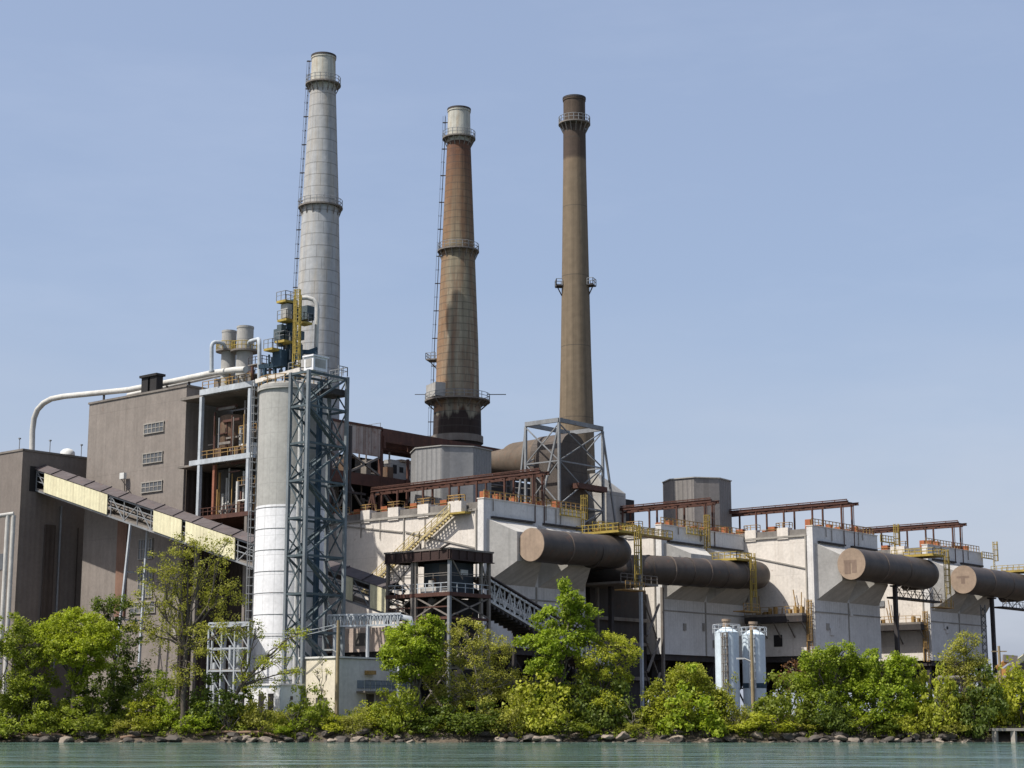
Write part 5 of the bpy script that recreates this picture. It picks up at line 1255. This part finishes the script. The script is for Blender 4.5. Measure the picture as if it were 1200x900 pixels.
# ------------------------------------------------------------------ vegetation
def leaves(name, clumps, per, size, mat, parent=None, flat=.75, org=None, seed=0):
    """clumps: list of (center, radius). Leaf quads scattered through each clump"""
    rng=np.random.default_rng(seed); C=np.array([c for c,_ in clumps]); Rr=np.array([r for _,r in clumps]); n=len(C)*per
    idx=np.repeat(np.arange(len(C)),per)
    d=rng.normal(size=(n,3)); d/=np.linalg.norm(d,axis=1)[:,None]+1e-9
    rad=rng.random(n)**.55
    pos=C[idx]+d*(rad*Rr[idx])[:,None]*np.array([1,1,flat])
    nrm=d*.6+rng.normal(size=(n,3))*.55+np.array([0,0,.45]); nrm/=np.linalg.norm(nrm,axis=1)[:,None]+1e-9
    a=np.cross(nrm,rng.normal(size=(n,3))); a/=np.linalg.norm(a,axis=1)[:,None]+1e-9; b=np.cross(nrm,a)
    L=size*rng.uniform(.6,1.35,n)[:,None]; W=L*.62
    v=np.empty((n,4,3)); v[:,0]=pos-a*L*.5; v[:,1]=pos+b*W*.5+a*L*.05; v[:,2]=pos+a*L*.5-nrm*L*.12; v[:,3]=pos-b*W*.5+a*L*.05
    og=np.array(ORG[parent.name]) if parent is not None else np.array(org)
    v=(v-og).reshape(-1,3)
    me=bpy.data.meshes.new(name); me.vertices.add(n*4); me.vertices.foreach_set('co',v.ravel())
    me.loops.add(n*4); me.loops.foreach_set('vertex_index',np.arange(n*4)); me.polygons.add(n)
    me.polygons.foreach_set('loop_start',np.arange(0,n*4,4)); me.update(calc_edges=True); me.materials.append(mat)
    o=bpy.data.objects.new(name,me); COL.objects.link(o)
    if parent is not None: o.parent=parent
    else: o.location=og
    ORG[o.name]=Vector(og); return o
def wig(p,q,n,amp,rnd):
    p=Vector(p);q=Vector(q);L=(q-p).length; out=[]
    for i in range(n+1):
        t=i/n; j=Vector((rnd.uniform(-1,1),rnd.uniform(-1,1),rnd.uniform(-1,1)))*amp*L*math.sin(math.pi*t); out.append(p.lerp(q,t)+j+Vector((0,0,.06*L*math.sin(math.pi*t))))
    return out
GT='trees on the river bank'
def tree(label,base,F,lobes,mat,dens=1.,leaf=.33,per=34,seed=0,trunk_r=.28,bark=None,fork=None,clr=.85,kind='tree',group=GT,fill=.75,baseF=None):
    rnd=random.Random(seed); b=P(base[0],base[1],F=F)
    gz_=ground_z(F); b.z=gz_-.25
    root=thing('bank_tree' if kind=='tree' else kind,label,'tree' if kind!='sapling' else 'sapling',tuple(b),group)
    mpp=F/2097.
    cl=[]; lc=[]
    for (x,y,rx,ry) in lobes:
        c=P(x,y,F=F+rnd.uniform(-1,1)*min(2.2,rx*mpp*.5)); lc.append((c,rx*mpp,ry*mpp))
        A=rx*ry*mpp*mpp; n=max(3,int(A*6.5*dens/ (clr*clr)))
        for i in range(n):
            d=Vector((rnd.gauss(0,1),rnd.gauss(0,1),rnd.gauss(0,1))).normalized(); rr=rnd.uniform(fill*.35,1)**.5
            rx_=rx*mpp; p=c+Vector((*R2,0))*d.x*rx_*rr+Vector((*F2,0))*d.y*rx_*.85*rr+Vector((0,0,1))*d.z*ry*mpp*rr
            cl.append((tuple(p),clr*rnd.uniform(.55,1.2)))
    # trunk and limbs
    t=MB(); fk=P(*fork,F=F) if fork else lerp(b,lc[len(lc)//2][0],.5)
    pts=wig(b,fk,5,.03,rnd); pts[0]=b
    t.tube(pts,[trunk_r*1.5]+[trunk_r*(1-.07*i) for i in range(1,6)],9)
    for c,rx_,rz_ in lc:
        pts=wig(fk-Vector((0,0,rnd.uniform(0,.5))),c,5,.06,rnd); r0=trunk_r*.5; t.tube(pts,[r0*(1-.16*i) for i in range(6)],7)
        near=[q for q,_ in cl if (Vector(q)-c).length<max(rx_,rz_)*1.1]; rnd.shuffle(near)
        for q in near[:9]: t.tube(wig(pts[rnd.choice((3,4,5))],q,3,.08,rnd),[.055,.045,.03,.018],5)
    t.build('trunk',bark or m_bark,root)
    leaves('crown',cl,int(per*1.65),leaf*.8,mat,root,seed=seed)
    return root
def ground_z(F):
    d=F-BANK; prof=[(-4,-2.2),(-1.2,-.6),(0,-.05),(.8,.35),(1.8,1.0),(3.2,1.6),(5.5,2.3),(9,2.75),(30,2.8)]
    for (a,za),(b,zb2) in zip(prof,prof[1:]):
        if a<=d<=b: return za+(zb2-za)*(d-a)/(b-a)
    return 2.8
BF=BANK
tree('dark olive tree with a leaning trunk at the left edge of the bank',(36,860),BF+3,[(8,742,28,26),(30,758,34,26),(5,790,30,34),(42,795,28,26),(22,822,24,20)],L_MID,.9,.34,34,1,.42,fork=(44,805))
tree('round umbrella shaped bright yellow green tree, second from the left',(85,852),BF+2.6,[(88,734,42,20),(62,752,26,18),(116,750,24,20),(90,762,40,18),(130,744,12,14),(52,740,14,14),(90,798,11,11),(105,778,22,12)],L_BRIGHT,1.6,.33,44,2,.26,fork=(86,800))
tree('dark green tree behind the round bright one, below the tan building',(130,845),BF+11,[(122,708,16,16),(142,722,20,20),(112,745,22,22),(150,752,16,22),(135,790,28,30),(168,800,24,26),(120,820,26,20)],L_DARK,.75,.34,34,3,.3,fork=(132,790))
tree('tall airy olive tree with a straight pale trunk in front of the conveyor gallery',(214,864),BF+2.2,[(215,640,22,18),(190,668,28,22),(242,655,28,26),(264,640,16,10),(178,705,24,22),(225,705,36,30),(262,700,26,28),(200,745,36,26),(250,748,32,26),(284,735,18,16),(215,788,28,16),(168,738,20,13),(205,680,20,16)],L_OLIVE,.66,.28,30,4,.32,m_bark,fork=(218,760),clr=.95)
tree('leaning half bare tree with a dark trunk in front of the silo foot',(262,846),BF+3.5,[(345,743,18,7),(326,757,14,8),(302,738,10,9),(318,775,26,10),(292,800,24,13),(285,770,10,10),(335,790,16,9)],L_YEL,.75,.26,26,5,.28,m_bark,fork=(284,800),clr=.8)
tree('bright green full crowned tree in front of the pump house',(494,842),BF+3.5,[(470,744,22,13),(495,748,22,18),(460,768,16,16),(484,780,28,13),(505,733,16,12),(468,794,11,9),(478,758,26,14),(503,768,18,18)],L_GREEN,1.35,.36,46,6,.28,fork=(490,805))
tree('loose olive tree below the dark transfer house',(560,848),BF+4.5,[(545,735,28,14),(525,770,22,22),(555,772,26,25),(578,758,22,22),(587,795,22,18),(540,808,30,22),(602,800,14,16),(565,812,26,22),(514,792,20,20),(524,824,26,18)],L_OLIVE,.85,.28,30,7,.3,m_barkp,fork=(562,815))
tree('tall upright fresh green tree in front of the first white building',(650,848),BF+4,[(667,703,17,15),(650,726,28,16),(682,720,20,16),(622,752,20,8),(655,755,32,18),(640,782,26,16),(686,745,13,12),(662,685,8,8),(645,812,22,16)],L_GREEN,1.15,.42,36,8,.3,fork=(655,800))
tree('spreading yellow green tree right of the tall upright one',(706,850),BF+4.2,[(715,754,30,13),(702,778,28,18),(736,768,16,11),(690,805,24,22),(726,795,18,13),(710,828,26,18)],L_YEL,1.0,.32,34,9,.25,fork=(705,815))
tree('rounded yellow green tree left of the pale blue silos',(800,855),BF+3,[(806,793,24,16),(780,813,26,20),(826,813,26,20),(800,836,34,18),(846,830,18,18),(768,838,20,16)],L_YEL,1.2,.36,40,10,.24,fork=(803,835))
tree('leafy green tree right of the pale blue silos',(968,856),BF+4,[(960,774,24,16),(986,768,18,14),(950,800,24,20),(984,803,26,20),(1001,785,16,16),(968,830,32,20)],L_GREEN,1.2,.36,40,11,.26,fork=(970,820))
tree('leafy green tree under the stained precipitator wall, right of the leafy pair',(1038,858),BF+3.5,[(1030,778,26,18),(1056,784,20,20),(1014,810,24,22),(1050,814,28,22),(1076,820,17,22),(1036,838,34,16)],L_GREEN,1.15,.36,40,12,.26,fork=(1040,820))
tree('tall slim yellowish tree before the furthest right building',(1134,855),BF+4.5,[(1130,753,19,14),(1120,778,22,18),(1142,783,19,20),(1126,813,23,22),(1150,828,20,18),(1112,830,20,18)],L_OLIVE,1.0,.3,34,13,.25,fork=(1132,810))
tree('small green tree cut by the right edge of the picture',(1197,850),BF+4,[(1196,798,12,16),(1186,820,16,18),(1205,820,18,20)],L_MID,1.0,.32,34,14,.2,fork=(1197,825))
tree('small reddish brown bush like tree right of the pale blue silos',(935,838),BF+10,[(930,785,14,10),(942,795,16,12),(922,800,12,10)],L_RED,.7,.26,26,15,.14,fork=(935,812))
tree('thin half bare sapling in front of the end wall coloured as sunlit',(377,838),BF+4.5,[(378,772,5,7),(372,790,7,7),(385,788,7,6),(378,808,6,6)],L_OLIVE,.5,.2,10,16,.09,m_barkp,fork=(377,812),clr=.5,kind='sapling')
tree('mid green tree between the round bright one and the tall airy one',(180,856),BF+5,[(178,812,26,18),(195,800,16,14),(160,828,22,18)],L_MID,.8,.3,30,17,.16,fork=(178,830))
# bushes
protos=[]
def make_bush(mat,seed,hgt,wid,leaf,per,dens):
    rnd=random.Random(seed); cl=[]
    for i in range(int(80*dens)):
        a=rnd.uniform(0,2*math.pi); r=wid*math.sqrt(rnd.random()); h=hgt*(1-(r/wid)**2*.65)*rnd.uniform(.08,1.0)*(1+.35*math.sin(a*2+seed))
        cl.append(((r*math.cos(a),r*math.sin(a),h),rnd.uniform(.35,.75)))
    root=thing('bush','leafy bush','bush',(0,0,0))
    t=MB()
    for i in range(9):
        c=cl[rnd.randrange(len(cl))][0]; t.tube(wig((rnd.uniform(-.2,.2),rnd.uniform(-.2,.2),-.3),c,4,.06,rnd),[.07,.055,.045,.03,.02],5)
    t.build('stems',m_bark,root); leaves('foliage',cl,per,leaf,mat,root,seed=seed); return root
kinds={'y':(L_YEL,2.7,2.0,.22,44,.95),'o':(L_OLIVE,3.1,2.0,.19,44,.8),'g':(L_GREEN,2.9,2.1,.24,46,1.0),'m':(L_MID,3.1,2.1,.23,46,.95),'d':(L_DARK,3.3,2.1,.24,46,.95)}
pro={k:[make_bush(v[0],ord(k)*7+j,*v[1:]) for j in (0,1,2)] for k,v in kinds.items()}
used=set()
def place_bush(kind,px,F,sc,label,i):
    src=pro[kind][i%3]
    q=P(px,850,F=F); z=ground_z(F)-.1
    if src.name in used:
        o=src.copy(); COL.objects.link(o)
        for ch in src.children:
            c=ch.copy(); COL.objects.link(c); c.parent=o
    else: o=src; used.add(src.name)
    o.location=(q.x,q.y,z); o.rotation_euler=(0,0,(i*2.399)%6.28); sc*=(1,.78,1.12,.9,1.0,.7,1.18)[i%7]; sc*=1.32; o.scale=(sc*(1.05+.25*math.sin(i*1.7)),sc*(1+.2*math.cos(i*2.3)),sc*(.95+.5*math.sin(i*3.1)))
    o['label']=label; o['category']='bush'; o['group']='bushes along the river bank'
B=[('m',6,3.5,1.0,'mid green bush at the foot of the leaning trunk on the far left'),
('d',30,8,1.25,'dark green bush behind the leaning trunk at the far left'),
('m',62,4,.9,'mid green bush left of the round bright tree trunk'),
('m',104,4,1.15,'mid green bush right of the round bright tree trunk'),
('d',120,9,1.35,'large dark green bush in the shade between the round tree and the rubble'),
('o',150,3.2,.8,'small olive bush left of the tall pale trunk, close to the water'),
('y',172,5,.9,'yellow green bush on the bank left of the tall pale trunk'),
('g',192,4,.85,'fresh green bush touching the tall pale trunk on its left'),
('g',236,4.5,1.0,'fresh green bush touching the tall pale trunk on its right'),
('d',258,6.5,1.0,'dark green bush at the foot of the leaning half bare tree'),
('y',287,4,.95,'yellow green bush in front of the low white shed, left part'),
('o',312,3.6,.85,'olive bush in front of the openings of the low white shed'),
('g',336,4,.75,'fresh green bush in front of the right corner of the low white shed'),
('m',360,4.2,.75,'mid green bush left of the thin sapling'),
('y',392,4,.7,'yellow green bush at the foot of the slender lamp pole'),
('o',418,4,.85,'olive bush below the walkway of the pump house, left part'),
('y',442,4.2,.9,'yellow green bush below the walkway of the pump house, right part'),
('m',466,3.6,1.15,'mid green bush left of the bright full crowned tree trunk'),
('d',510,5,1.3,'dark green bush at the foot of the bright full crowned tree'),
('y',532,2.6,.75,'yellow green bush overhanging the water below the transfer house'),
('d',556,4,1.1,'dark green bush under the loose olive tree'),
('o',588,3.4,1.0,'olive bush right of the loose olive tree'),
('y',606,6,1.15,'yellow green bush beside the dark opening under the first white building'),
('y',632,3.8,1.05,'yellow green bush above the pale boulders'),
('m',668,4.2,1.1,'mid green bush between the upright tree and the spreading tree'),
('d',700,4.5,1.1,'dark green bush under the spreading yellow green tree'),
('o',748,3.8,1.1,'olive bush in the gap right of the spreading tree'),
('g',812,2.8,.9,'fresh green bush below the rounded tree, next to the water'),
('m',768,5.5,1.1,'mid green bush left of the rounded tree'),
('o',858,4.4,1.05,'olive bush at the foot of the left pale blue silo'),
('y',888,4.2,1.0,'yellow green bush at the foot of the wooden lamp pole'),
('m',915,3.8,1.1,'mid green bush between the lamp pole and the reddish tree'),
('o',940,4.5,1.0,'olive bush below the reddish brown tree'),
('d',975,3.4,1.05,'dark green bush under the leafy tree right of the silos'),
('m',1005,3.5,1.05,'mid green bush between the two leafy trees on the right'),
('y',1062,2.7,.75,'yellow green bush hanging over the rocks under the right leafy tree'),
('d',1046,4.2,1.1,'dark green bush behind the rocks under the right leafy tree'),
('y',1094,4.3,1.1,'yellow green bush left of the tall slim tree'),
('o',1120,3.4,.95,'olive bush at the foot of the tall slim tree'),
('d',1148,4,1.1,'dark green bush right of the tall slim tree'),
('m',1168,5.5,1.05,'mid green bush behind the left pier of the dock'),
('y',1186,6.5,1.0,'yellow green bush behind the deck of the dock')]
for i,(k_,px_,d_,s_,l_) in enumerate(B): place_bush(k_,px_,BF+max(1.5,d_*.75-.9)+(0,1.3,.3,0,2.0,.5)[i%6],s_,l_,i)
for v_ in pro.values():
    for o_ in v_:
        if o_.name not in used:
            for ch in list(o_.children): bpy.data.objects.remove(ch)
            bpy.data.objects.remove(o_)
for i,(px_,d_,h_) in enumerate(((20,2.2,2.4),(118,2.4,2.8),(226,1.8,2.0),(252,2.2,3.0),(268,2.0,2.2),(345,2.0,2.4),(540,1.8,2.2),(612,2.2,2.6),(660,2.0,2.4),(744,2.2,3.0),(862,2.0,2.2),(926,2.4,2.8),(1010,1.8,2.0),(1160,2.6,3.0))):
    q=P(px_,855,F=BF+d_); z_=ground_z(BF+d_)-.1; r9=random.Random(i); k=MB()
    for j in range(6):
        e=Vector((q.x,q.y,z_))+Vector((*R2,0))*r9.uniform(-1.6,1.6)+Vector((*F2,0))*r9.uniform(-1.4,.6)+Vector((0,0,h_*r9.uniform(.5,1.1))); m_=wig((q.x,q.y,z_),e,4,.08,r9); k.tube(m_,[.06,.05,.04,.03,.015],5)
        for jj in range(3): a_=m_[r9.choice((2,3))]; k.tube([a_,a_+Vector((r9.uniform(-.5,.5),r9.uniform(-.5,.5),r9.uniform(.1,.7)))],[.03,.012],4)
    tag(k.build('dead_shrub',m_barkp),'bare dead shrub of grey stems sticking out of the bank greenery','dead shrub','dead shrubs along the bank')
# undergrowth
rnd=random.Random(21); cl=[]
for i in range(2400):
    F_=BF+rnd.uniform(.7,8); q=P(rnd.uniform(-20,1220),850,F=F_); cl.append(((q.x,q.y,ground_z(F_)+rnd.uniform(.05,.7)),rnd.uniform(.3,.7)))
o=leaves('undergrowth',cl,16,.26,L_MID,None,org=(0,0,0),seed=77); o['kind']='stuff'; o['label']='low weeds and grass covering the river bank between the bushes'
# boulders
def rock_mesh(seed,mat):
    rnd=random.Random(seed); import bmesh
    bm=bmesh.new(); bmesh.ops.create_icosphere(bm,subdivisions=2,radius=1)
    ax=[Vector((rnd.gauss(0,1),rnd.gauss(0,1),rnd.gauss(0,1))).normalized() for _ in range(9)]; cut=[rnd.uniform(.5,.85) for _ in ax]
    for v in bm.verts:
        for a,c in zip(ax,cut):
            d=v.co.dot(a)
            if d>c: v.co-=a*(d-c)
        v.co+=Vector((rnd.uniform(-.04,.04),)*3); v.co.z*=.68
    me=bpy.data.meshes.new('boulder'); bm.to_mesh(me); bm.free(); me.materials.append(mat); return me
RM=[rock_mesh(i,m_rock if i<5 else m_rockp) for i in range(8)]
rnd=random.Random(31)
def rock(px,d,s,label,mi,grp):
    q=P(px,866,F=BF+d); o=bpy.data.objects.new('boulder',RM[mi]); COL.objects.link(o); o.location=(q.x,q.y,max(-.1,ground_z(BF+d))+s*.25)
    o.rotation_euler=(rnd.uniform(-.25,.25),rnd.uniform(-.25,.25),rnd.uniform(0,6.28)); o.scale=(s*rnd.uniform(.9,1.4),s*rnd.uniform(.9,1.3),s*rnd.uniform(.6,.95)); tag(o,label,'boulder',grp)
for (px_,d_,s_,l_) in ((644,.1,1.15,'largest pale squared boulder at the water, below the upright tree'),(628,.3,.8,'pale boulder left of the largest squared one'),(793,.1,1.1,'broad pale boulder at the water below the rounded tree'),(833,.2,.75,'grey squared boulder right of the broad pale one'),(955,.3,1.0,'long grey boulder at the water below the leafy trees'),(984,.6,1.0,'grey brown boulder right of the long grey one'),(1043,.2,.8,'grey boulder near the water under the right leafy tree'),(418,.2,.95,'pale flat boulder below the pump house walkway'),(400,.3,.7,'small pale boulder left of the flat one below the pump house')):
    rock(px_,d_,s_,l_,rnd.choice((5,6,7)) if 'pale' in l_ else rnd.randrange(5),'named boulders at the water line')
for i in range(280):
    px_=rnd.gauss(rnd.choice((15,75,150,285,330,415,470,610,650,720,800,840,915,960,1000,1050,1110)),22); pale=rnd.random()<.3
    if px_>1162: continue
    rock(px_,rnd.uniform(-.4,1.5),rnd.choice((.18,.22,.28,.33,.4,.5,.62,.85)),'rubble boulder of the riprap strip along the water line',rnd.choice((5,6,7)) if pale else rnd.randrange(5),'riprap boulders along the water line')
for (px_,L,an,d_,l_) in ((12,3,.3,.9,'short driftwood log at the left edge of the shore'),(62,4.5,-.2,.6,'driftwood log below the round bright tree'),(160,3.5,.25,.7,'driftwood log left of the tall pale trunk'),(255,4.5,.1,1.2,'driftwood log below the leaning half bare tree'),(300,5,-.15,1.0,'long dark driftwood log below the low white shed'),(604,3,.4,1.0,'bleached driftwood branch left of the pale boulders')):
    q=P(px_,864,F=BF+d_); d=Vector((R2[0]*math.cos(an)+F2[0]*math.sin(an)*.3,R2[1]*math.cos(an)+F2[1]*math.sin(an)*.3,.12*math.sin(an*3)))
    z_=max(0,ground_z(BF+d_))+.25; a_=Vector((q.x,q.y,z_))
    k=MB().tube(wig(a_-d*L/2,a_+d*L/2,5,.03,rnd),[.22,.2,.19,.16,.13,.08],8); k.tube(wig(a_,a_+d*.8+Vector((0,0,.9)),3,.05,rnd),[.09,.07,.05,.03],6)
    tag(k.build('driftwood_log',m_drift),l_,'driftwood','driftwood on the shore')
# ------------------------------------------------------------------ sun, sky, camera
SAZ=math.radians(21); sv=Vector((-math.cos(SAZ),math.sin(SAZ),0)); EL=math.radians(56)
sd=Vector((sv.x*math.cos(EL),sv.y*math.cos(EL),math.sin(EL)))
ld=bpy.data.lights.new('sun','SUN'); ld.energy=3.4; ld.angle=math.radians(.53); ld.color=(1,.95,.87)
lo=bpy.data.objects.new('sun',ld); COL.objects.link(lo); lo.rotation_euler=sd.to_track_quat('Z','Y').to_euler(); lo.location=(0,0,200)
w=bpy.data.worlds.new('World'); S.world=w; w.use_nodes=True; nt=w.node_tree; nt.nodes.clear()
out=nt.nodes.new('ShaderNodeOutputWorld'); bg=nt.nodes.new('ShaderNodeBackground'); sk=nt.nodes.new('ShaderNodeTexSky')
sk.sky_type='NISHITA'; sk.sun_disc=False; sk.sun_elevation=EL; sk.sun_rotation=math.atan2(sv.x,sv.y); sk.air_density=1.0; sk.dust_density=3.5; sk.ozone_density=1.5; sk.altitude=0
tc=nt.nodes.new('ShaderNodeTexCoord'); mp=nt.nodes.new('ShaderNodeMapping'); mp.inputs['Scale'].default_value=(2.2,2.2,9)
nz=nt.nodes.new('ShaderNodeTexNoise'); nz.inputs['Scale'].default_value=1.6; nz.inputs['Detail'].default_value=7; nz.inputs['Roughness'].default_value=.6
rp=nt.nodes.new('ShaderNodeValToRGB'); rp.color_ramp.elements[0].position=.5; rp.color_ramp.elements[1].position=.8
mul=nt.nodes.new('ShaderNodeMath'); mul.operation='MULTIPLY'; mul.inputs[1].default_value=.10
mx=nt.nodes.new('ShaderNodeMix'); mx.data_type='RGBA'; mx.inputs[7].default_value=(7.2,7.4,7.9,1)
L=nt.links.new
L(tc.outputs['Generated'],mp.inputs[0]); L(mp.outputs[0],nz.inputs[0]); L(nz.outputs[0],rp.inputs[0]); L(rp.outputs[0],mul.inputs[0]); L(mul.outputs[0],mx.inputs[0]); L(sk.outputs[0],mx.inputs[6]); hz=nt.nodes.new('ShaderNodeMix'); hz.data_type='RGBA'; hz.inputs[0].default_value=.5; hz.inputs[7].default_value=(2.45,2.95,4.15,1); L(mx.outputs[2],hz.inputs[6]); 
sx=nt.nodes.new('ShaderNodeSeparateXYZ'); L(tc.outputs['Generated'],sx.inputs[0])
rz=nt.nodes.new('ShaderNodeValToRGB'); rz.color_ramp.elements[0].position=0; rz.color_ramp.elements[0].color=(.85,.85,.85,1); rz.color_ramp.elements[1].position=.24; rz.color_ramp.elements[1].color=(0,0,0,1); L(sx.outputs[2],rz.inputs[0])
n2=nt.nodes.new('ShaderNodeTexNoise'); n2.inputs['Scale'].default_value=2.6; n2.inputs['Detail'].default_value=6; L(mp.outputs[0],n2.inputs[0])
r2_=nt.nodes.new('ShaderNodeValToRGB'); r2_.color_ramp.elements[0].position=.35; r2_.color_ramp.elements[0].color=(.45,.45,.45,1); r2_.color_ramp.elements[1].position=.65; L(n2.outputs[0],r2_.inputs[0])
m2=nt.nodes.new('ShaderNodeMath'); m2.operation='MULTIPLY'; L(rz.outputs[0],m2.inputs[0]); L(r2_.outputs[0],m2.inputs[1])
h2=nt.nodes.new('ShaderNodeMix'); h2.data_type='RGBA'; h2.inputs[7].default_value=(3.75,3.95,4.5,1); L(m2.outputs[0],h2.inputs[0]); L(hz.outputs[2],h2.inputs[6]); L(h2.outputs[2],bg.inputs[0])
L(bg.outputs[0],out.inputs[0])
bg.inputs[1].default_value=.089
cd=bpy.data.cameras.new('camera'); co=bpy.data.objects.new('camera',cd); COL.objects.link(co); S.camera=co
cd.sensor_width=36; cd.lens=FPX/1200*36; cd.clip_end=9000; cd.clip_start=1
fw=Vector((F2[0]*CT,F2[1]*CT,ST)); rt=Vector((*R2,0)); up=rt.cross(fw)
m=Matrix((rt,up,-fw)).transposed().to_4x4(); m.translation=Vector(CAM); co.matrix_world=m
S.view_settings.view_transform='Standard'; S.view_settings.look='None'; S.view_settings.exposure=.95; S.view_settings.gamma=1
S.cycles.max_bounces=6; S.cycles.diffuse_bounces=3; S.cycles.use_denoising=True
